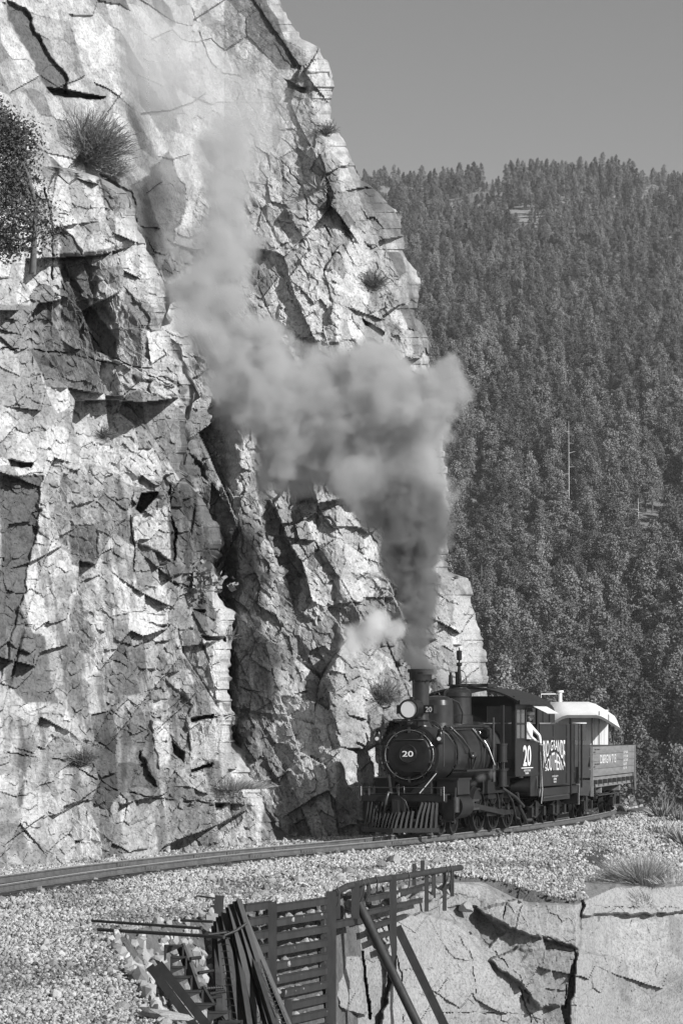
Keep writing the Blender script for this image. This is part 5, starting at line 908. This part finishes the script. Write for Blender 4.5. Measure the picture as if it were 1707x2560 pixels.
# juniper on the left
r = np.random.default_rng(8); jp = W3(52, 640, 56.0); jun = thing('juniper_tree', 'dark juniper tree growing from the rock at the left picture edge', 'tree', jp)
cs = []
for i in range(240):
    t = r.uniform(0, 1); w_ = .95 * math.sin(math.pi * min(1, .15 + t * .85)) ** .7; cs.append((-.55 + .5 * math.sin(t * 9) * .5 + .35 * (1 - t) + r.uniform(-1, 1) * w_ - .1, r.uniform(-.8, .8) * w_, .1 + t * 2.6))
cs = np.array(cs); part('crown', quads_mesh('crown', *leafset(cs, 75, .14, .045, r), junM), junM, jun); tr = MB()
tr.tube([(.2, .2, -.3), (.25, 0, .3), (.3, -.1, .9), (.15, -.2, 1.5), (-.1, 0, 2.1)], [.07, .055, .045, .035, .02], 7)
for i in range(16): c = cs[r.integers(len(cs))]; tr.tube([(.2, 0, c[2] * .5 + .2), tuple((np.array((.1, 0, c[2] * .8)) + c) / 2), tuple(c)], [.03, .018, .008], 5)
part('trunk', tr, barkM, jun)

# ------------------------------------------------------------------ forest on the far slope
def pine(seed, h=10.0, R0=1.9, m=leafM, dens=1.0):
    r = np.random.default_rng(seed); cen = []; tr = MB(); lean = r.normal(size=2) * .02
    tr.tube([(lean[0] * z * z / h, lean[1] * z * z / h, z) for z in np.linspace(0, h * .97, 7)], [.17, .15, .13, .11, .08, .05, .02], 6)
    nb = int(62 * dens); z0 = r.uniform(.12, .3)
    for i in range(nb):
        t = (i + r.uniform(0, 1)) / nb; z = h * (z0 + (1 - z0) * t); L = R0 * 1.35 * (1 - t) ** .85 * r.uniform(.5, 1.2) * (1 if t > .12 else .75) + .18; an = r.uniform(0, 6.283); up = r.uniform(-.15, .3) + .3 * t
        for q in (np.linspace(.35, 1, 3) if L > .7 else (.6, 1.0)): cen.append((math.cos(an) * L * q, math.sin(an) * L * q, z + up * L * q - .12 * q * L))
        if L > .9: tr.tube([(0, 0, z), (math.cos(an) * L * .8, math.sin(an) * L * .8, z + up * L * .8)], [.035, .012], 3)
    cen.append((0, 0, h)); return leafset(np.array(cen), 32, .2, .18, r), tr
PV = []; treecol = bpy.data.collections.new('tree_shapes')
for k in range(6):
    ls, tr = pine(200 + k, R0=[1.9, 1.6, 2.2, 1.8, 1.5, 2.1][k]); crown = quads_mesh('crown', *ls, leafM); trunk = tr.mesh('trunk', barkM); PV.append((crown, trunk))
    treecol.objects.link(bpy.data.objects.new('tree_shape_%s' % 'abcdef'[k], quads_mesh('tree', *ls, leafM, tr, barkM)))
sp = 3.9; Tx = []; Ty = []
for y in np.arange(215, 1150, sp):
    n0, n1 = -.02 * y - 12, .118 * y + 45; x = np.arange(n0, n1, sp); Tx += list(x + rg.uniform(-sp * .5, sp * .5, len(x))); Ty += list(y + rg.uniform(-sp * .5, sp * .5, len(x)))
Tx = np.array(Tx); Ty = np.array(Ty); gap = fbm(Tx / 14, Ty / 60, 44, 3); keep = (rg.random(len(Tx)) < np.where(Ty > 1040, .72, np.where(Ty > 950, .75, .93))) & (gap > np.where(Ty > 930, -.3, -.5)) & ((Ty > 330) | (CX + F * Tx / Ty > 1500) | (rg.random(len(Tx)) < .4)); Tx, Ty = Tx[keep], Ty[keep]
Tz = hill(Tx, Ty) - .3; Ts = rg.uniform(.5, 1.4, len(Tx)) * np.interp(Ty, [215, 350, 500, 700, 1100], [1.9, 1.5, 1.1, .85, .62]); vis = CX + F * Tx / Ty; top = HY - (Tz + 10 * Ts - CZ) / Ty * F
order = np.argsort(Ty); near = [i for i in order if 1060 < vis[i] < 1730 and top[i] < 2000 and not (vis[i] < 1500 and top[i] > 1760)][:290]; ns = set(near)
names = {}
for i in near:
    v_ = int(rg.integers(6)); o = thing('pine_tree', 'bushy conifer standing in the dense forest on the slope behind the train', 'tree', (Tx[i], Ty[i], Tz[i]), float(rg.uniform(0, 6.28)), 'conifers of the forest slope'); s_ = float(Ts[i]); o.scale = (s_ * rg.uniform(.85, 1.15), s_ * rg.uniform(.85, 1.15), s_)
    for nm, me in zip(('crown', 'trunk'), PV[v_]): c = bpy.data.objects.new(nm, me); COL.objects.link(c); c.parent = o
rest = np.array([i for i in range(len(Tx)) if i not in ns]); print('trees', len(Tx), len(near))
scatter('forest', np.stack([Tx, Ty, Tz], 1)[rest], np.stack([rg.normal(0, .03, len(rest)), rg.normal(0, .03, len(rest)), rg.uniform(0, 6.28, len(rest))], 1), np.stack([Ts * rg.uniform(.8, 1.2, len(Ts)), Ts * rg.uniform(.8, 1.2, len(Ts)), Ts], 1)[rest], treecol)
def snag(px, py0, py1, lab, arms=5, seed=0):
    # find the slope point whose ground projects to py1
    yy = np.linspace(250, 1100, 800); xx = (px - CX) / F * yy; pj = HY - (hill(xx, yy) - CZ) / yy * F; k = int(np.argmin(np.abs(pj - py1))); Y_ = yy[k]; b = W3(px, py1, Y_); h_ = (py1 - py0) / F * Y_; r = random.Random(seed); o = thing('dead_tree', lab, 'dead tree', (b.x, b.y - 5, b.z)); 
    part('trunk', MB().tube([(0, 0, -4), (.05, 0, h_ * .5), (0, 0, h_)], [.09, .07, .03], 6), deadM, o)
    for i in range(arms):
        z = h_ * r.uniform(.35, .95); a = r.choice((-1, 1)); L = r.uniform(.6, 1.6); part('branch', MB().tube([(0, 0, z), (a * L, r.uniform(-.5, .5), z + r.uniform(-.1, .5))], [.05, .02], 4), deadM, o)
snag(1525, 835, 895, 'bare white snag with one pale sideways branch on the mid slope', 5, 1); snag(1416, 1060, 1390, 'tall thin bare white trunk above the caboose', 6, 2); snag(1256, 1165, 1250, 'pale dead trunk right of the smoke cloud', 4, 3); snag(1160, 1120, 1180, 'small dead trunk at the smoke edge', 3, 4); snag(1276, 1380, 1440, 'short white leaning stem low on the forest slope', 2, 5); snag(1454, 1030, 1090, 'thin pale stem left of the middle of the slope', 2, 6); snag(1202, 790, 830, 'thin pale stem high beside the cliff edge', 1, 7); snag(1588, 1250, 1320, 'grey dead trunk near the right side of the slope', 4, 8)

# ------------------------------------------------------------------ smoke and steam
def puff_volume(name, label, cat, balls, lo, hi, res, dens, color, nscale=.55, namp=.55, warp=.5, thr=(.12, .75), aniso=.2, detail=5):
    me = bpy.data.meshes.new(name); me.from_pydata([lo, hi], [], []); o = bpy.data.objects.new(name, me); COL.objects.link(o); tag(o, label, cat, None, 'stuff')
    ng = bpy.data.node_groups.new(name, 'GeometryNodeTree'); ng.interface.new_socket('Geometry', in_out='INPUT', socket_type='NodeSocketGeometry'); ng.interface.new_socket('Geometry', in_out='OUTPUT', socket_type='NodeSocketGeometry')
    N = ng.nodes; L = ng.links; go = N.new('NodeGroupOutput'); vc = N.new('GeometryNodeVolumeCube'); pos = N.new('GeometryNodeInputPosition')
    def mth(op, a, b=None, c=None, clamp=False):
        q = N.new('ShaderNodeMath'); q.operation = op; q.use_clamp = clamp
        for i, x in enumerate((a, b, c)):
            if x is None: continue
            if isinstance(x, (int, float)): q.inputs[i].default_value = x
            else: L.new(x, q.inputs[i])
        return q.outputs[0]
    def vm(op, a, b=None, s=None):
        q = N.new('ShaderNodeVectorMath'); q.operation = op
        for i, x in enumerate((a, b)):
            if x is None: continue
            if isinstance(x, (tuple, list)): q.inputs[i].default_value = x
            else: L.new(x, q.inputs[i])
        if s is not None: q.inputs['Scale'].default_value = s
        return q.outputs['Value'] if op in ('LENGTH', 'DISTANCE') else q.outputs[0]
    n1 = N.new('ShaderNodeTexNoise'); n1.inputs['Scale'].default_value = nscale * .9; n1.inputs['Detail'].default_value = 3; L.new(pos.outputs[0], n1.inputs['Vector'])
    wv = vm('SCALE', vm('SUBTRACT', n1.outputs['Color'], (.5, .5, .5)), s=warp * 2); P_ = vm('ADD', pos.outputs[0], wv); tot = None
    for (x, y, z, r_, k) in balls:
        d = mth('DIVIDE', vm('DISTANCE', P_, (x, y, z)), float(r_)); v = mth('MULTIPLY', mth('POWER', mth('SUBTRACT', 1.0, mth('MULTIPLY', d, d), clamp=True), 1.5), float(k)); tot = v if tot is None else mth('ADD', tot, v)
    tot = mth('MINIMUM', tot, 1.15)
    n2 = N.new('ShaderNodeTexNoise'); n2.inputs['Scale'].default_value = nscale * 1.7; n2.inputs['Detail'].default_value = detail; n2.inputs['Roughness'].default_value = .6; L.new(P_, n2.inputs['Vector'])
    f = mth('ADD', tot, mth('MULTIPLY', mth('SUBTRACT', n2.outputs[0], .5), namp * 2)); mr = N.new('ShaderNodeMapRange'); mr.interpolation_type = 'SMOOTHSTEP'; L.new(f, mr.inputs[0]); mr.inputs[1].default_value = thr[0]; mr.inputs[2].default_value = thr[1]
    gate = mth('MULTIPLY', mr.outputs[0], mth('MULTIPLY', tot, 4.0, clamp=True)); amp = mth('MULTIPLY', gate, mth('MINIMUM', mth('ADD', tot, .15), 1.0)); L.new(amp, vc.inputs['Density'])
    vc.inputs['Min'].default_value = lo; vc.inputs['Max'].default_value = hi
    for a, b in zip(('Resolution X', 'Resolution Y', 'Resolution Z'), res): vc.inputs[a].default_value = b
    m = bpy.data.materials.new(name); m.use_nodes = True; t = m.node_tree; t.nodes.clear(); ou = t.nodes.new('ShaderNodeOutputMaterial'); pv = t.nodes.new('ShaderNodeVolumePrincipled'); pv.inputs['Color'].default_value = (color,) * 3 + (1,); pv.inputs['Density'].default_value = dens; pv.inputs['Anisotropy'].default_value = aniso; t.links.new(pv.outputs[0], ou.inputs['Volume'])
    sm = N.new('GeometryNodeSetMaterial'); sm.inputs['Material'].default_value = m; L.new(vc.outputs[0], sm.inputs[0]); L.new(sm.outputs[0], go.inputs[0]); me.materials.append(m)
    md = o.modifiers.new('volume', 'NODES'); md.node_group = ng; return o
def ball(px, py, rp, Y, k=1.0): p = W3(px, py, Y); return (p.x, p.y, p.z, rp / F * Y, k)
SY = 70.2
dark = [ball(1051, 1680, 34, 70.1, 2.0), ball(1051, 1655, 38, 70.1, 1.8), ball(1050, 1622, 44, 70.1, 1.5), ball(1046, 1585, 48, 70.1), ball(1042, 1530, 64, 70.2, 1), ball(1050, 1470, 82, 70.3, 1), ball(1025, 1400, 100, 70.4, .95), ball(1050, 1330, 110, 70.5, .95), ball(1000, 1260, 130, 70.8, .9)]
puff_volume('chimney_smoke', 'dark grey coal smoke rising straight from the locomotive stack', 'smoke', dark, tuple(Vector((W3(880, 1700, SY).x, 68.3, W3(880, 1685, SY).z))), (W3(1180, 1150, SY).x, 73, W3(1180, 1130, SY).z), (80, 70, 150), 6.5, .45, nscale=1.5, namp=.95, warp=.6, detail=6)
big = [ball(510, 620, 150, 71.2, .5), ball(940, 1240, 130, 71, .8), ball(1060, 1230, 110, 71, .7), ball(900, 1160, 150, 71.2), ball(1040, 1120, 120, 71), ball(1075, 1010, 115, 70.6, 1.1), ball(1105, 965, 85, 70.4), ball(1000, 1010, 150, 70.8, 1.1), ball(930, 920, 120, 71), ball(860, 1050, 150, 71.2), ball(760, 1100, 160, 71.3), ball(700, 1180, 110, 71.4, .8), ball(780, 960, 140, 71.4), ball(640, 1000, 160, 71.2), ball(640, 880, 120, 71.2, .9), ball(560, 880, 130, 71, .9), ball(500, 800, 110, 70.8, .85), ball(470, 740, 90, 70.6, .7), ball(560, 720, 120, 71, .7), ball(590, 620, 110, 71.5, .62), ball(570, 500, 120, 71.6, .62), ball(560, 400, 120, 72.4, .55), ball(580, 320, 100, 72.8, .38)]
wis = [ball(540, 460, 170, 71.6, .7), ball(640, 360, 170, 72.6, .7), ball(560, 280, 190, 72.6, .75), ball(440, 180, 190, 73.2, .8), ball(350, 90, 170, 73.4, .7), ball(640, 200, 150, 73.8, .6), ball(480, 20, 170, 74.4, .6), ball(430, 420, 120, 71.8, .5)]
puff_volume('smoke_wisps', 'thin faded smoke drifting up the smooth upper cliff', 'smoke', wis, (W3(180, 700, 72).x, 69.0, W3(500, 640, 72).z), (W3(860, 500, 72).x, 77.5, W3(500, -90, 74).z), (110, 90, 120), .55, .85, nscale=.7, namp=.8, warp=1.3, thr=(.15, .9), detail=6)
puff_volume('smoke_plume', 'big pale grey smoke cloud drifting left and up along the cliff', 'smoke', big, (W3(330, 1300, 71).x, 67.3, W3(500, 1340, 71).z), (W3(1240, 500, 71).x, 76.5, W3(500, -20, 74).z), (180, 120, 270), 3.1, .77, nscale=1.15, namp=.85, warp=.85, thr=(.28, .56), detail=7)
st1 = [ball(890, 1600, 50, 69.9, .9), ball(945, 1575, 56, 69.9, .9), ball(990, 1590, 44, 69.9, .8), ball(860, 1630, 38, 69.9, .7), ball(925, 1548, 46, 69.9, .7)]
puff_volume('steam_puff', 'small white steam puff left of the chimney smoke', 'steam', st1, (W3(800, 1700, 70).x, 69.1, W3(820, 1690, 70).z), (W3(1060, 1490, 70).x, 70.7, W3(820, 1480, 70).z), (70, 46, 60), 6.0, .99, nscale=2.2, namp=.9, warp=.45, thr=(.1, .8), detail=6)
st2 = [ball(1110, 1690, 44, 73.2, .6), ball(1160, 1680, 40, 73.4, .6), ball(1090, 1650, 34, 73.2, .5), ball(1190, 1700, 30, 73.4, .5)]
puff_volume('steam_puff', 'thin white steam around the whistle and dome', 'steam', st2, (W3(1050, 1760, 73).x, 72.5, W3(1050, 1750, 73).z), (W3(1240, 1590, 73).x, 74.3, W3(1240, 1590, 73).z), (50, 40, 40), 3.0, .985, nscale=1.6, namp=.4, warp=.3)
st3 = [ball(1200, 1945, 22, 71.4, .7), ball(1230, 1935, 22, 71.6, .6), ball(1180, 1960, 16, 71.2, .6)]
puff_volume('steam_puff', 'faint steam leaking above the driving wheels', 'steam', st3, (W3(1150, 1990, 71.4).x, 70.8, W3(1150, 1990, 71.4).z), (W3(1270, 1900, 71.4).x, 72.1, W3(1270, 1900, 71.4).z), (40, 30, 30), 2.5, .97, nscale=2.5, namp=.4, warp=.15)
# ------------------------------------------------------------------ thin thin air between the train and the far ridge
hzm = bpy.data.materials.new('haze'); hzm.use_nodes = True; t = hzm.node_tree; t.nodes.clear(); ou = t.nodes.new('ShaderNodeOutputMaterial'); pv = t.nodes.new('ShaderNodeVolumePrincipled')
pv.inputs['Color'].default_value = (.95, .95, .95, 1); pv.inputs['Density'].default_value = .00010; t.links.new(pv.outputs[0], ou.inputs['Volume'])
hz = bpy.data.objects.new('haze', MB().box((60, 760, 95), (1120, 1900, 330)).mesh('haze', hzm)); COL.objects.link(hz); tag(hz, kind='stuff')
